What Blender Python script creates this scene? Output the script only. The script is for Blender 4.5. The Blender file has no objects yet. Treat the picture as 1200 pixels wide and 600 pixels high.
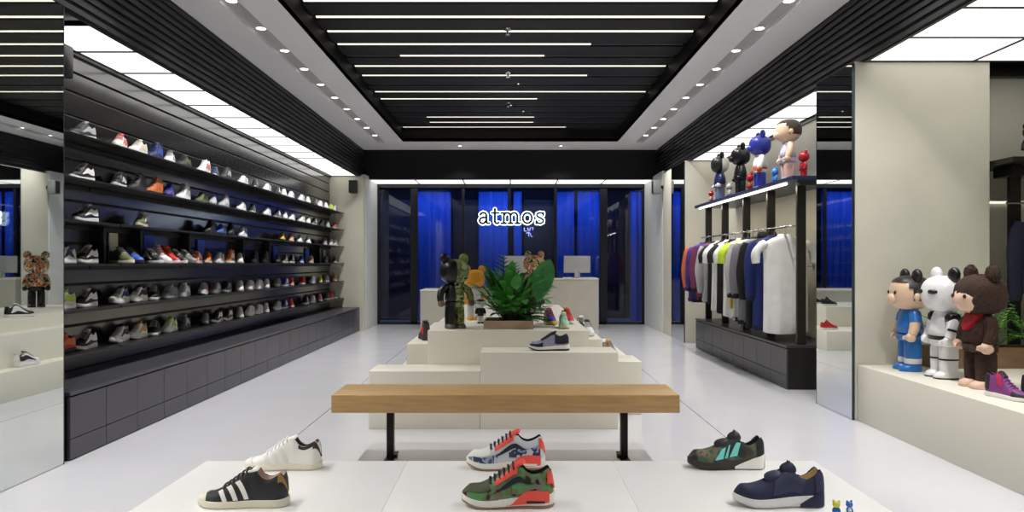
import bpy, bmesh, math, random
from mathutils import Vector, Matrix
random.seed(7)
sc = bpy.context.scene
COL = sc.collection
PI = math.pi
CAMH = 1.28

# ------------------------------------------------------------------ materials
def lin(c):
    c = c / 255.0
    return c / 12.92 if c <= 0.04045 else ((c + 0.055) / 1.055) ** 2.4
def rgb(t): return (lin(t[0]), lin(t[1]), lin(t[2]), 1.0)
MATS = {}
def mat(name, c, rough=0.5, metal=0.0, var=0.06, scale=6.0, bump=0.0, bscale=60.0, spec=0.5, stretch=None):
    """principled material; colour (sRGB 0-255) gently varied by noise, optional noise bump"""
    if name in MATS: return MATS[name]
    m = bpy.data.materials.new(name); m.use_nodes = True
    nt = m.node_tree; b = nt.nodes['Principled BSDF']
    b.inputs['Roughness'].default_value = rough; b.inputs['Metallic'].default_value = metal
    b.inputs['Specular IOR Level'].default_value = spec
    tc = nt.nodes.new('ShaderNodeTexCoord'); co = tc.outputs['Object']
    if stretch:
        mp = nt.nodes.new('ShaderNodeMapping'); mp.inputs['Scale'].default_value = stretch
        nt.links.new(co, mp.inputs['Vector']); co = mp.outputs['Vector']
    n = nt.nodes.new('ShaderNodeTexNoise'); n.inputs['Scale'].default_value = scale; n.inputs['Detail'].default_value = 3
    nt.links.new(co, n.inputs['Vector'])
    r = nt.nodes.new('ShaderNodeValToRGB'); base = rgb(c)
    r.color_ramp.elements[0].position = 0.3; r.color_ramp.elements[1].position = 0.7
    r.color_ramp.elements[0].color = tuple(x * (1 - var) for x in base[:3]) + (1,)
    r.color_ramp.elements[1].color = tuple(min(1, x * (1 + var)) for x in base[:3]) + (1,)
    nt.links.new(n.outputs['Fac'], r.inputs['Fac']); nt.links.new(r.outputs['Color'], b.inputs['Base Color'])
    if bump:
        n2 = nt.nodes.new('ShaderNodeTexNoise'); n2.inputs['Scale'].default_value = bscale; n2.inputs['Detail'].default_value = 4
        nt.links.new(co, n2.inputs['Vector'])
        bp = nt.nodes.new('ShaderNodeBump'); bp.inputs['Strength'].default_value = bump; bp.inputs['Distance'].default_value = 0.01
        nt.links.new(n2.outputs['Fac'], bp.inputs['Height']); nt.links.new(bp.outputs['Normal'], b.inputs['Normal'])
    MATS[name] = m; return m
def camo(name, cols, scale=9.0, rough=0.5, split=None):
    """blotches: noise through a stepped ramp; split=(colour) paints the -x half plain"""
    if name in MATS: return MATS[name]
    m = bpy.data.materials.new(name); m.use_nodes = True
    nt = m.node_tree; b = nt.nodes['Principled BSDF']; b.inputs['Roughness'].default_value = rough
    tc = nt.nodes.new('ShaderNodeTexCoord')
    n = nt.nodes.new('ShaderNodeTexNoise'); n.inputs['Scale'].default_value = scale; n.inputs['Detail'].default_value = 1.5
    nt.links.new(tc.outputs['Object'], n.inputs['Vector'])
    r = nt.nodes.new('ShaderNodeValToRGB'); r.color_ramp.interpolation = 'CONSTANT'
    k = len(cols)
    while len(r.color_ramp.elements) < k: r.color_ramp.elements.new(0.5)
    for i, c in enumerate(cols):
        e = r.color_ramp.elements[i]; e.position = 0.0 if i == 0 else 0.36 + 0.28 * (i - 1) / max(1, k - 2); e.color = rgb(c)
    nt.links.new(n.outputs['Fac'], r.inputs['Fac']); out = r.outputs['Color']
    if split:
        sx = nt.nodes.new('ShaderNodeSeparateXYZ'); nt.links.new(tc.outputs['Object'], sx.inputs[0])
        g = nt.nodes.new('ShaderNodeMath'); g.operation = 'GREATER_THAN'; g.inputs[1].default_value = split[1]; nt.links.new(sx.outputs[split[2] if len(split) > 2 else 'X'], g.inputs[0])
        mx = nt.nodes.new('ShaderNodeMixRGB'); nt.links.new(g.outputs[0], mx.inputs[0]); mx.inputs[1].default_value = rgb(split[0]); nt.links.new(out, mx.inputs[2]); out = mx.outputs[0]
    nt.links.new(out, b.inputs['Base Color'])
    MATS[name] = m; return m
def emit(name, c, s):
    if name in MATS: return MATS[name]
    m = bpy.data.materials.new(name); m.use_nodes = True; nt = m.node_tree
    b = nt.nodes['Principled BSDF']; b.inputs['Base Color'].default_value = (.8, .8, .8, 1)
    b.inputs['Emission Color'].default_value = c + (1,) if len(c) == 3 else c; b.inputs['Emission Strength'].default_value = s
    MATS[name] = m; return m

# ------------------------------------------------------------------ mesh builder
class MB:
    def __init__(s): s.v = []; s.f = []; s.m = []
    def add(s, vs, fs, mi=0):
        o = len(s.v); s.v += [tuple(p) for p in vs]; s.f += [tuple(i + o for i in f) for f in fs]; s.m += [mi] * len(fs); return s
    def box(s, x0, x1, y0, y1, z0, z1, bev=0.0, mi=0):
        if bev <= 0:
            vs = [(x, y, z) for x in (x0, x1) for y in (y0, y1) for z in (z0, z1)]
            return s.add(vs, [(0, 1, 3, 2), (4, 6, 7, 5), (0, 4, 5, 1), (2, 3, 7, 6), (0, 2, 6, 4), (1, 5, 7, 3)], mi)
        bm = bmesh.new(); bmesh.ops.create_cube(bm, size=1)
        for v in bm.verts: v.co = Vector(((x0 + x1) / 2 + v.co.x * (x1 - x0), (y0 + y1) / 2 + v.co.y * (y1 - y0), (z0 + z1) / 2 + v.co.z * (z1 - z0)))
        bmesh.ops.bevel(bm, geom=list(bm.edges), offset=bev, segments=2, affect='EDGES', profile=0.5)
        bm.verts.index_update()
        s.add([v.co[:] for v in bm.verts], [[v.index for v in f.verts] for f in bm.faces], mi); bm.free(); return s
    def grid(s, rows, closed=True, cap=(True, True), mi=0):
        n = len(rows[0]); o = len(s.v)
        for r in rows: s.v += [tuple(p) for p in r]
        for i in range(len(rows) - 1):
            for j in range(n if closed else n - 1):
                a = o + i * n + j; b = o + i * n + (j + 1) % n
                s.f.append((a, b, b + n, a + n)); s.m.append(mi)
        if closed and cap[0]: s.f.append(tuple(o + j for j in reversed(range(n)))); s.m.append(mi)
        if closed and cap[1]: s.f.append(tuple(o + (len(rows) - 1) * n + j for j in range(n))); s.m.append(mi)
        return s
    def loft(s, rings, n=16, e=1.0, mi=0, cap=(True, True)):
        """rings: (cx,cy,cz,rx,ry) horizontal super-ellipses"""
        rows = []
        for cx, cy, cz, rx, ry in rings:
            rows.append([(cx + rx * sg(math.cos(t), e), cy + ry * sg(math.sin(t), e), cz) for t in (2 * PI * k / n for k in range(n))])
        return s.grid(rows, mi=mi, cap=cap)
    def tube(s, pts, rad, n=8, mi=0, flat=1.0):
        pts = [Vector(p) for p in pts]; rows = []
        if not isinstance(rad, (list, tuple)): rad = [rad] * len(pts)
        up = Vector((0, 0, 1)); prev = None
        for i, p in enumerate(pts):
            d = (pts[min(i + 1, len(pts) - 1)] - pts[max(i - 1, 0)]).normalized()
            if prev is None:
                a = d.cross(up) if abs(d.dot(up)) < .95 else d.cross(Vector((0, 1, 0)))
            else: a = prev - d * prev.dot(d)
            a.normalize(); prev = a; b = d.cross(a)
            rows.append([p + (a * math.cos(t) + b * math.sin(t) * flat) * rad[i] for t in (2 * PI * k / n for k in range(n))])
        return s.grid(rows, mi=mi)
    def sell(s, c, r, e=1.0, nu=20, nv=12, keep=None, mi=0, rot=None):
        rows = []
        for i in range(nv + 1):
            ph = -PI / 2 + PI * i / nv
            row = []
            for j in range(nu):
                th = 2 * PI * j / nu
                p = Vector((sg(math.cos(ph), e) * sg(math.cos(th), e) * r[0], sg(math.cos(ph), e) * sg(math.sin(th), e) * r[1], sg(math.sin(ph), e) * r[2]))
                if rot: p = rot @ p
                row.append(p + Vector(c))
            rows.append(row)
        o = len(s.v); n = nu
        for rr in rows: s.v += [tuple(p) for p in rr]
        for i in range(nv):
            for j in range(n):
                a = o + i * n + j; b = o + i * n + (j + 1) % n
                if keep:
                    ph = -PI / 2 + PI * (i + .5) / nv; th = 2 * PI * (j + .5) / nu
                    if not keep(math.cos(ph) * math.cos(th), math.cos(ph) * math.sin(th), math.sin(ph)): continue
                s.f.append((a, b, b + n, a + n)); s.m.append(mi)
        return s
    def prism(s, poly, f, d0, d1, mi=0):
        """poly in 2D; f(a,b,d)->xyz"""
        n = len(poly); vs = [f(a, b, d0) for a, b in poly] + [f(a, b, d1) for a, b in poly]
        return s.add(vs, [tuple(range(n))[::-1], tuple(range(n, 2 * n))] + [(i, (i + 1) % n, n + (i + 1) % n, n + i) for i in range(n)], mi)
    def disc(s, c, r, z0, z1, n=20, mi=0):
        return s.loft([(c[0], c[1], z0, r, r), (c[0], c[1], z1, r, r)], n=n, mi=mi)
    def mesh(s, name, mats, smooth=None):
        me = bpy.data.meshes.new(name); me.from_pydata(s.v, [], s.f)
        for m in (mats if isinstance(mats, (list, tuple)) else [mats]): me.materials.append(m)
        me.polygons.foreach_set('material_index', s.m)
        bm = bmesh.new(); bm.from_mesh(me); bmesh.ops.remove_doubles(bm, verts=bm.verts, dist=1e-5)
        bmesh.ops.recalc_face_normals(bm, faces=bm.faces); bm.to_mesh(me); bm.free()
        if smooth is not None:
            me.polygons.foreach_set('use_smooth', [True] * len(me.polygons)); me.set_sharp_from_angle(angle=math.radians(smooth))
        me.update(); return me
    def build(s, name, mats, parent=None, smooth=None):
        return link(name, s.mesh(name, mats, smooth), parent)
def sg(x, e): return math.copysign(abs(x) ** e, x)
def link(name, data, parent=None):
    o = bpy.data.objects.new(name, data); COL.objects.link(o)
    if parent: o.parent = parent
    return o
def tag(o, label, cat, group=None, kind=None):
    o['label'] = label; o['category'] = cat
    if group: o['group'] = group
    if kind: o['kind'] = kind
    return o
def thing(name, label, cat, loc=(0, 0, 0), rz=0.0, group=None):
    o = bpy.data.objects.new(name, None); COL.objects.link(o); o.empty_display_size = .05
    o.location = loc; o.rotation_euler = (0, 0, rz); return tag(o, label, cat, group)
def struct(name, mb, mats, label, cat, smooth=None):
    o = mb.build(name, mats, smooth=smooth); return tag(o, label, cat, None, 'structure')
ORD = 'first second third fourth fifth sixth seventh eighth ninth tenth eleventh twelfth thirteenth fourteenth fifteenth sixteenth seventeenth eighteenth nineteenth twentieth twenty-first twenty-second twenty-third twenty-fourth twenty-fifth'.split()

# ------------------------------------------------------------------ palette
M_plinth = mat('plinth_laminate', (230, 226, 212), .38, var=.012, scale=2)
M_table = mat('tabletop_laminate', (246, 245, 243), .3, var=.01, scale=2)
M_plaster = mat('pillar_plaster', (206, 203, 188), .75, var=.05, scale=2.2, bump=.08, bscale=25)
M_black = mat('black_lacquer', (14, 14, 16), .35, var=.1)
M_ceilblack = mat('ceiling_black', (15, 15, 17), .55, var=.1, spec=.3)
M_fascia = mat('fascia_black', (26, 25, 28), .45, var=.1)
M_ring = mat('ceiling_paint', (222, 221, 224), .8, var=.01)
M_channel = mat('channel_grey', (172, 170, 168), .6, var=.03)
M_panel = mat('shoe_wall_laminate', (36, 36, 40), .22, spec=.8, var=.04, scale=3, stretch=(1, .4, 6))
for q, v in (('Coat Weight', .5), ('Coat Roughness', .14), ('Coat IOR', 1.7)): M_panel.node_tree.nodes['Principled BSDF'].inputs[q].default_value = v
M_groove = mat('groove_black', (5, 5, 6), .6)
M_cab = mat('cabinet_charcoal', (64, 62, 70), .3, var=.08, scale=2)
M_cabtop = mat('worktop_charcoal', (66, 65, 72), .32, var=.08, scale=3)
M_rackdark = mat('rack_charcoal', (52, 51, 54), .35, var=.1, scale=3)
M_post = mat('post_bronze', (42, 39, 36), .35, metal=.4, var=.1)
M_steel = mat('blackened_steel', (32, 29, 25), .45, metal=.6)
M_chrome = mat('chrome', (205, 205, 208), .15, metal=1)
M_wood = mat('oak', (178, 142, 92), .42, var=.16, scale=3.2, bump=.06, bscale=9, stretch=(1.2, 14, 14))
M_planter = mat('planter_oak', (182, 154, 130), .5, var=.14, scale=4, stretch=(1.5, 12, 12))
M_mullion = mat('mullion_dark', (30, 32, 38), .35, metal=.3)
M_curtain = mat('blue_curtain', (58, 104, 200), .75, var=.12, scale=3, stretch=(10, 1, .3))
M_navy = mat('navy_panel', (10, 14, 40), .55, var=.2)
M_white_pl = mat('white_plastic', (232, 232, 232), .35)
E_panel = emit('ceiling_panel_light', (1.0, .985, .93), .95)
E_led = emit('led_warm', (1.0, .92, .74), .85)
E_down = emit('downlight_lens', (1.0, .95, .86), 6.0)
E_shelf = emit('shelf_led', (1.0, .9, .72), 2.2)
E_sign = emit('sign_white_glow', (.80, .93, 1.0), 1.15)
E_neon = emit('neon_blue', (.16, .18, 1.0), .9)
M_dimled = mat('diffuser_off', (70, 68, 66), .4)

def mirror_mat():
    m = bpy.data.materials.new('mirror_glass'); m.use_nodes = True; b = m.node_tree.nodes['Principled BSDF']
    b.inputs['Base Color'].default_value = (.72, .75, .74, 1); b.inputs['Metallic'].default_value = 1; b.inputs['Roughness'].default_value = .012
    return m
M_mirror = mirror_mat()
def glass_mat():
    m = bpy.data.materials.new('shopfront_glass'); m.use_nodes = True; nt = m.node_tree
    for n in list(nt.nodes): nt.nodes.remove(n)
    out = nt.nodes.new('ShaderNodeOutputMaterial'); t = nt.nodes.new('ShaderNodeBsdfTransparent'); t.inputs[0].default_value = (.82, .86, .95, 1)
    g = nt.nodes.new('ShaderNodeBsdfGlossy'); g.inputs['Roughness'].default_value = .02
    lw = nt.nodes.new('ShaderNodeFresnel'); lw.inputs['IOR'].default_value = 1.5; mx = nt.nodes.new('ShaderNodeMixShader')
    nt.links.new(lw.outputs[0], mx.inputs[0]); nt.links.new(t.outputs[0], mx.inputs[1]); nt.links.new(g.outputs[0], mx.inputs[2]); nt.links.new(mx.outputs[0], out.inputs[0])
    return m
M_glass = glass_mat()
def floor_mat():
    m = mat('floor_tile', (212, 212, 217), .2, spec=.7, var=.025, scale=1.2); nt = m.node_tree; b = nt.nodes['Principled BSDF']
    src = b.inputs['Base Color'].links[0].from_socket
    tc = nt.nodes.new('ShaderNodeTexCoord'); sx = nt.nodes.new('ShaderNodeSeparateXYZ'); nt.links.new(tc.outputs['Object'], sx.inputs[0])
    a = nt.nodes.new('ShaderNodeMath'); a.operation = 'ABSOLUTE'; nt.links.new(sx.outputs['X'], a.inputs[0])
    s = nt.nodes.new('ShaderNodeMath'); s.operation = 'SUBTRACT'; nt.links.new(a.outputs[0], s.inputs[0]); s.inputs[1].default_value = 1.58
    a2 = nt.nodes.new('ShaderNodeMath'); a2.operation = 'ABSOLUTE'; nt.links.new(s.outputs[0], a2.inputs[0])
    l = nt.nodes.new('ShaderNodeMath'); l.operation = 'LESS_THAN'; l.inputs[1].default_value = .0035; nt.links.new(a2.outputs[0], l.inputs[0])
    mx = nt.nodes.new('ShaderNodeMixRGB'); nt.links.new(l.outputs[0], mx.inputs[0]); nt.links.new(src, mx.inputs[1]); mx.inputs[2].default_value = rgb((110, 110, 112))
    nt.links.new(mx.outputs[0], b.inputs['Base Color'])
    n = nt.nodes.new('ShaderNodeTexNoise'); n.inputs['Scale'].default_value = 3; nt.links.new(tc.outputs['Object'], n.inputs['Vector'])
    mr = nt.nodes.new('ShaderNodeMapRange'); mr.inputs[3].default_value = .12; mr.inputs[4].default_value = .2; nt.links.new(n.outputs['Fac'], mr.inputs[0]); nt.links.new(mr.outputs[0], b.inputs['Roughness'])
    return m
M_floor = floor_mat()
# ------------------------------------------------------------------ room shell
ZL, ZG = 2.92, 3.49          # luminous ceiling, raised tray
XF = 2.86                    # fascia
GY = 14.7                    # glass wall
struct('floor', MB().box(-5, 7, -3, 16.6, -.1, 0), M_floor, 'white polished floor of large tiles', 'floor')
# raised tray ceiling ring with the two recessed downlight channels
mb = MB()
for s in (-1, 1):
    a, b = sorted((s * 1.96, s * 2.30)); mb.box(a, b, -3, 13.85, ZG, ZG + .06)
    a, b = sorted((s * 2.46, s * XF)); mb.box(a, b, -3, 13.85, ZG, ZG + .06)
    a, b = sorted((s * 2.30, s * 2.46)); mb.box(a, b, -3, 13.0, ZG + .035, ZG + .06, mi=1); mb.box(a, b, 13.0, 13.85, ZG, ZG + .06)
mb.box(-1.96, 1.96, 12.87, 13.85, ZG, ZG + .06)
mb.box(-2.9, 2.9, -3, 13.9, 4.02, 4.1, mi=2)
mb.box(-1.96, 1.96, -3, 2.0, ZG, ZG + .06)
# black sides of the recess over the middle
for s in (-1, 1):
    a, b = sorted((s * 1.96, s * 2.0)); mb.box(a, b, 2.0, 12.91, ZG + .001, 4.02, mi=2)
mb.box(-1.96, 1.96, 12.87, 12.91, ZG + .001, 4.02, mi=2); mb.box(-1.96, 1.96, 1.96, 2.0, ZG + .001, 4.02, mi=2)
# slab above the low side ceilings
mb.box(-4.2, -XF, -3, 16.6, ZL + .05, ZL + .12, mi=2); mb.box(XF, 7, -3, 16.6, ZL + .05, ZL + .12, mi=2); mb.box(-XF, XF, 13.9, 16.6, ZL + .05, ZL + .12, mi=2)
struct('ceiling', mb, [M_ring, M_channel, M_ceilblack], 'grey tray ceiling with a black recess in the middle', 'ceiling')
# ribbed fascias
def fascia(n, s, lab):
    mb = MB(); a, b = sorted((s * (XF + .035), s * (XF + .01))); mb.box(a, b, -3, 13.85, ZL - .01, ZG + .06)
    k = 9; h = (ZG - ZL) / k
    for i in range(k):
        a, b = sorted((s * (XF + .012), s * (XF - .012))); mb.box(a, b, -3, 13.84, ZL + h * i + .002, ZL + h * i + h * .58)
    struct('trim_%d' % n, mb, M_fascia, lab, 'ceiling trim')
fascia(1, -1, 'black ribbed ceiling fascia on the shoe wall side')
fascia(2, 1, 'black ribbed ceiling fascia on the clothes rack side')
struct('trim_3', MB().box(-XF - .03, XF + .03, 13.8, 13.9, ZL, ZG + .06, .004), M_ceilblack, 'flat black ceiling header before the glass wall', 'ceiling trim')
# left wall of dark boards with grooves
mb = MB().box(-3.5, -3.42, 2.5, 13.75, 0, ZL, mi=1)
gz = [.44, .79, 1.11, 1.43, 1.76, 2.08, 2.42, 2.605, 2.76, ZL]
for a, b in zip(gz, gz[1:]): mb.box(-3.43, -3.40, 2.5, 13.75, a + .012, b - .006, .003)
struct('wall_left', mb, [M_panel, M_groove], 'dark slatted display wall on the left', 'wall')
struct('wall_right', MB().box(3.4, 3.5, 5.75, 11.3, 0, ZL + .05), M_plaster, 'pale plaster wall behind the clothes rack', 'wall')
struct('wall_front', MB().box(-4.2, 7, -3.1, -3, 0, 4.1), M_plaster, 'pale wall behind the viewer', 'wall')
struct('wall_alcove', MB().box(3.9, 7, 6.1, 6.2, 0, ZL + .05), M_plaster, 'pale plaster wall at the back of the right alcove', 'wall')
struct('wall_side', MB().box(6.6, 6.7, -3, 6.2, 0, ZL + .05), M_plaster, 'pale side wall of the right alcove', 'wall')
struct('wall_rear', MB().box(-4.2, -2.86, -3, 2.45, 0, ZL + .05).box(-4.2, -3.5, 2.45, 16.6, 0, ZL + .05), M_plaster, 'pale wall left of the viewer', 'wall')
def pillar(x0, x1, y0, y1, lab): return struct('pillar', MB().box(x0, x1, y0, y1, 0, ZL - .004, .004), M_plaster, lab, 'pillar')
pillar(2.805, 3.9, 5.74, 6.1, 'broad pale plaster pillar behind the toy bears')
pillar(2.8, 3.5, 11.3, 12.2, 'pale pillar at the far end of the clothes rack')
pillar(2.8, 3.5, 12.21, 12.95, 'pale plaster pillar right of the glass wall')
struct('wall_corner', MB().box(2.79, 3.5, 12.951, 14.72, 0, ZL + .05, .004), mat('white_panel', (222, 224, 222), .5, var=.02), 'white panelled wall return right of the glass wall', 'wall')
pillar(-4.2, -2.77, 13.3, 13.5, 'pale plaster pillar left of the glass wall')
struct('wall_corner', MB().box(-3.5, -2.765, 13.501, 14.72, 0, ZL + .05, .004), mat('white_panel', (222, 224, 222), .5, var=.02), 'white panelled wall return left of the glass wall', 'wall')
struct('trim_4', MB().box(3.9, 6.6, 6.02, 6.1, ZL - .05, ZL + .04, .004), M_black, 'dark header strip over the right alcove', 'trim')
struct('trim_5', MB().box(3.38, 3.4, 6.1, 11.3, ZL - .045, ZL - .005), M_black, 'thin dark strip along the top of the right wall', 'trim')
struct('trim_6', MB().box(-3.4, -3.37, 4.5, 13.7, ZL - .03, ZL), M_black, 'thin dark strip along the top of the shoe wall', 'trim')

# ---- backlit ceiling panels
def light_panel(x0, x1, y0, y1, lab, grp, g=.012):
    t = thing('ceiling_light_panel', lab, 'ceiling light', ((x0 + x1) / 2, (y0 + y1) / 2, ZL), 0, grp)
    hx, hy = (x1 - x0) / 2, (y1 - y0) / 2
    MB().box(-hx + g, hx - g, -hy + g, hy - g, 0, .02, .002).build('diffuser', E_panel, t)
    m = MB(); m.box(-hx, hx, -hy, -hy + g, -.006, .03).box(-hx, hx, hy - g, hy, -.006, .03).box(-hx, -hx + g, -hy, hy, -.006, .03).box(hx - g, hx, -hy, hy, -.006, .03)
    m.build('frame', M_black, t)
ys = [4.86 + .62 * k for k in range(15)]; ys = ys[:14]; ys[-1] = 13.29
for k in range(13): light_panel(-3.37, -XF - .036, ys[k], ys[k + 1], 'backlit ceiling panel above the shoe wall, %s from the mirror' % ORD[k], 'backlit panels above the shoe wall')
ys = [6.12 + .62 * k for k in range(9)]; ys[-1] = 11.29
for k in range(8): light_panel(XF + .036, 3.37, ys[k], ys[k + 1], 'backlit ceiling panel above the clothes rack, %s from the near end' % ORD[k], 'backlit panels above the clothes rack')
for k in range(5):
    y1 = 5.73 - .6 * k
    light_panel(XF + .036, 3.76, y1 - .6, y1, 'backlit ceiling panel in the inner alcove row, %s from the pillar' % ORD[k], 'backlit panels over the alcove')
    light_panel(3.76, 4.66, y1 - .6, y1, 'backlit ceiling panel in the outer alcove row, %s from the back wall' % ORD[k], 'backlit panels over the alcove')
for k in range(6): light_panel(-2.82 + .94 * k, -2.82 + .94 * (k + 1), 13.91, 14.66, 'backlit ceiling panel before the glass wall, %s from the left' % ORD[k], 'backlit panels before the glass wall')

# ---- recessed middle: black slats and light lines
def lines():
    dim = {3: (-1.93, .9), 4: (-1.3, .4), 6: (-1.93, 1.0), 7: (.1, .12), 9: (-1.93, .4), 10: (.0, .02), 11: (.2, .22), 12: (-1.4, .4), 13: (-1.4, .4), 14: (-1.93, 1.0)}
    for k in range(15):
        y = 6.58 + .437 * k; e = 14 - k
        nm = 'black ceiling slat across the recess, %s from the glass wall' % ORD[e]
        w0, w1 = y + .06, min(y + .437 - .06, 12.86)
        if w1 - w0 > .03: tag(MB().box(-1.955, 1.955, w0, w1, 3.715, 4.0, .003).build('ceiling_slat', M_ceilblack), nm, 'ceiling slat', 'slats in the ceiling recess')
        t = thing('linear_ceiling_light', 'thin warm light line across the black ceiling, %s from the glass wall' % ORD[e], 'ceiling light', (0, y, 3.72), 0, 'light lines in the ceiling recess')
        MB().box(-1.93, 1.93, -.045, .045, .02, .06).build('housing', M_black, t)
        a, b = dim.get(k, (-1.93, 1.93))
        MB().box(a, b, -.016, .016, 0, .02, .002).build('diffuser', E_led, t)
        if b < 1.9: MB().box(b, 1.93, -.016, .016, 0, .02).build('dark_diffuser', M_dimled, t)
        if a > -1.9: MB().box(-1.93, a, -.016, .016, 0, .02).build('dark_diffuser', M_dimled, t)
    for k in range(10):
        y = 6.58 - .437 * (k + 1)
        if k < 2: tag(MB().box(-1.955, 1.955, y + .075, y + .362, 3.715, 4.0, .003).build('ceiling_slat', M_ceilblack), 'black ceiling slat across the recess, %s from the glass wall' % ORD[15 + k], 'ceiling slat', 'slats in the ceiling recess')
lines()
for k, y in enumerate((7.35, 9.02, 10.75)):
    t = thing('ceiling_sprinkler', 'small sprinkler head under the black ceiling recess, %s from the front' % ORD[k], 'sprinkler', (-.03, y, 3.715), 0, 'sprinklers in the recess')
    MB().loft([(0, 0, 0, .04, .04), (0, 0, -.012, .035, .035)], 14).build('rose', M_chrome, t, 40)
    MB().loft([(0, 0, -.01, .01, .01), (0, 0, -.06, .012, .012)], 10).loft([(0, 0, -.06, .03, .03), (0, 0, -.066, .026, .026)], 12).build('head', M_chrome, t, 40)

# ---- downlights
def downlight(x, y, z, lab, grp, power=60, r=.045, angle=112):
    t = thing('downlight', lab, 'ceiling light', (x, y, z), 0, grp)
    n = 20; rows = []
    for rr, zz in ((r * 1.25, .0), (r * 1.25, -.008), (r, -.010), (r * .92, .0)):
        rows.append([(rr * math.cos(2 * PI * k / n), rr * math.sin(2 * PI * k / n), zz) for k in range(n)])
    MB().grid(rows, cap=(False, False)).build('ring', M_white_pl, t, 40)
    MB().loft([(0, 0, -.004, r * .93, r * .93), (0, 0, -.009, r * .6, r * .6)], n).build('lens', E_down, t)
    ld = bpy.data.lights.new('downlight_beam', 'SPOT'); ld.energy = power; ld.spot_size = math.radians(angle); ld.spot_blend = .8; ld.color = (1, .98, .955); ld.shadow_soft_size = .05
    lo = link('downlight_beam', ld, t); lo.location = (0, 0, -.03)
PW = 52
for s, side, x in ((-1, 'shoe wall', -2.38), (1, 'clothes rack', 2.38)):
    for k in range(10):
        y = 6.03 + .707 * k
        downlight(x, y, ZG + .034, 'round downlight in the channel on the %s side, %s from the front' % (side, ORD[k]), 'downlights in the %s channel' % side, PW)
    for k in range(4):
        y = .6 + 1.414 * k
        downlight(x, y, ZG + .034, 'round downlight overhead on the %s side, %s from the back of the shop' % (side, ORD[k]), 'downlights overhead', PW * 2.1)
for x, nm in ((-.95, 'left'), (.95, 'right')): downlight(x, 13.3, ZG - .001, 'small round downlight in the ceiling border before the glass, %s one' % nm, 'downlights in the end border', PW * .6, .03)

# ---- mirrors
def mirror(x0, x1, y0, y1, lab):
    t = thing('wall_mirror', lab, 'mirror', ((x0 + x1) / 2, (y0 + y1) / 2, 0))
    hx, hy = (x1 - x0) / 2, (y1 - y0) / 2
    MB().box(-hx, hx, -hy + .006, hy - .006, .004, ZL - .012).build('mirror_glass', M_mirror, t)
    for sgn in (-1, 1):
        a, b = sorted((sgn * hy, sgn * (hy - .006))); MB().box(-hx - .001, hx + .001, a, b, 0, ZL - .012).build('edge_frame', mat('mirror_edge', (62, 70, 74), .25, metal=.5), t)
mirror(-2.858, -2.838, 2.5, 4.49, 'tall floor to ceiling mirror at the near end of the shoe wall')
struct('trim_7', MB().box(-3.42, -2.858, 2.46, 4.485, 0, ZL - .005), M_black, 'dark end panel carrying the tall left mirror', 'trim')
mirror(2.784, 2.803, 5.745, 6.42, 'tall narrow mirror between the white pillar and the clothes rack')
struct('trim_8', MB().box(2.804, 2.86, 6.11, 6.42, 0, ZL - .005), M_black, 'dark backing panel of the narrow right mirror', 'trim')
mirror(2.785, 2.799, 11.31, 12.2, 'far narrow mirror beyond the clothes rack')

# ---- glass wall at the back
mb = MB()
xs = [-2.75, -2.0, -.98, -.02, .94, 1.94, 2.77]
for i, x in enumerate(xs):
    w = .075 if i in (1, 5) else .03
    mb.box(x - w, x + w, GY - .03, GY + .05, 0, 2.82, .004)
mb.box(-2.77, 2.79, GY - .03, GY + .05, 2.84, ZL, .004); mb.box(-2.77, 2.79, GY - .03, GY + .05, 0, .05, .004)
struct('trim_10', mb, M_mullion, 'dark metal frame of the glass wall', 'window frame')
wn = ['first', 'second', 'third', 'fourth', 'fifth', 'sixth']
for i in range(6):
    w0 = .075 if i in (1, 5) else .03; w1 = .075 if i + 1 in (1, 5) else .03
    struct('window_%d' % (i + 1), MB().box(xs[i] + w0, xs[i + 1] - w1, GY + .002, GY + .014, .05, 2.80), M_glass, 'tall shopfront glass pane, %s from the left' % wn[i], 'window')
# blue lit passage behind the glass: curtains and dark screens
def curtain(x0, x1, y, n, lab):
    pts = []; k = max(6, int((x1 - x0) / .03))
    for i in range(k + 1):
        x = x0 + (x1 - x0) * i / k; pts.append((x, y + .035 * math.sin(i * 1.25) + .01 * math.sin(i * 3.1)))
    rows = [[(x, yy, z) for x, yy in pts] + [(x, yy + .012, z) for x, yy in reversed(pts)] for z in (.0, 1.4, 2.85)]
    tag(MB().grid(rows).build('curtain', M_curtain, smooth=60), lab, 'curtain', 'blue curtains behind the glass')
for i, (a, b) in enumerate(((-1.95, -1.24), (-.66, .0), (.07, .24), (.96, 1.33), (1.40, 1.86), (2.50, 2.95))):
    curtain(a * 1.06, b * 1.06, 15.6, 0, 'blue lit curtain behind the glass, %s from the left' % ORD[i])
struct('wall_back', MB().box(-4, 4, 16.4, 16.5, 0, ZL + .05), M_navy, 'dark navy wall far behind the glass', 'wall')
for i, (a, b) in enumerate(((-2.95, -2.2), (-1.3, -.72), (.3, 1.0))):
    t = thing('display_screen', 'dark navy partition standing behind the glass, %s from the left' % ORD[i], 'partition', ((a + b) / 2, 15.9, 0), 0, 'partitions behind the glass')
    h = (b - a) / 2; MB().box(-h, h, -.02, .02, .05, 2.7, .004).build('screen_panel', M_navy, t); MB().box(-h, h, -.12, .12, 0, .05, .004).build('base', M_black, t)
for x in (-2.0, 0.0, 2.0):
    ld = bpy.data.lights.new('blue_wash', 'AREA'); ld.shape = 'RECTANGLE'; ld.size = 1.8; ld.size_y = .3; ld.energy = 9; ld.color = (.2, .36, 1.0)
    o = link('blue_wash', ld); o.location = (x, 15.1, 2.86); o.rotation_euler = (math.radians(14), 0, 0)

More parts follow.
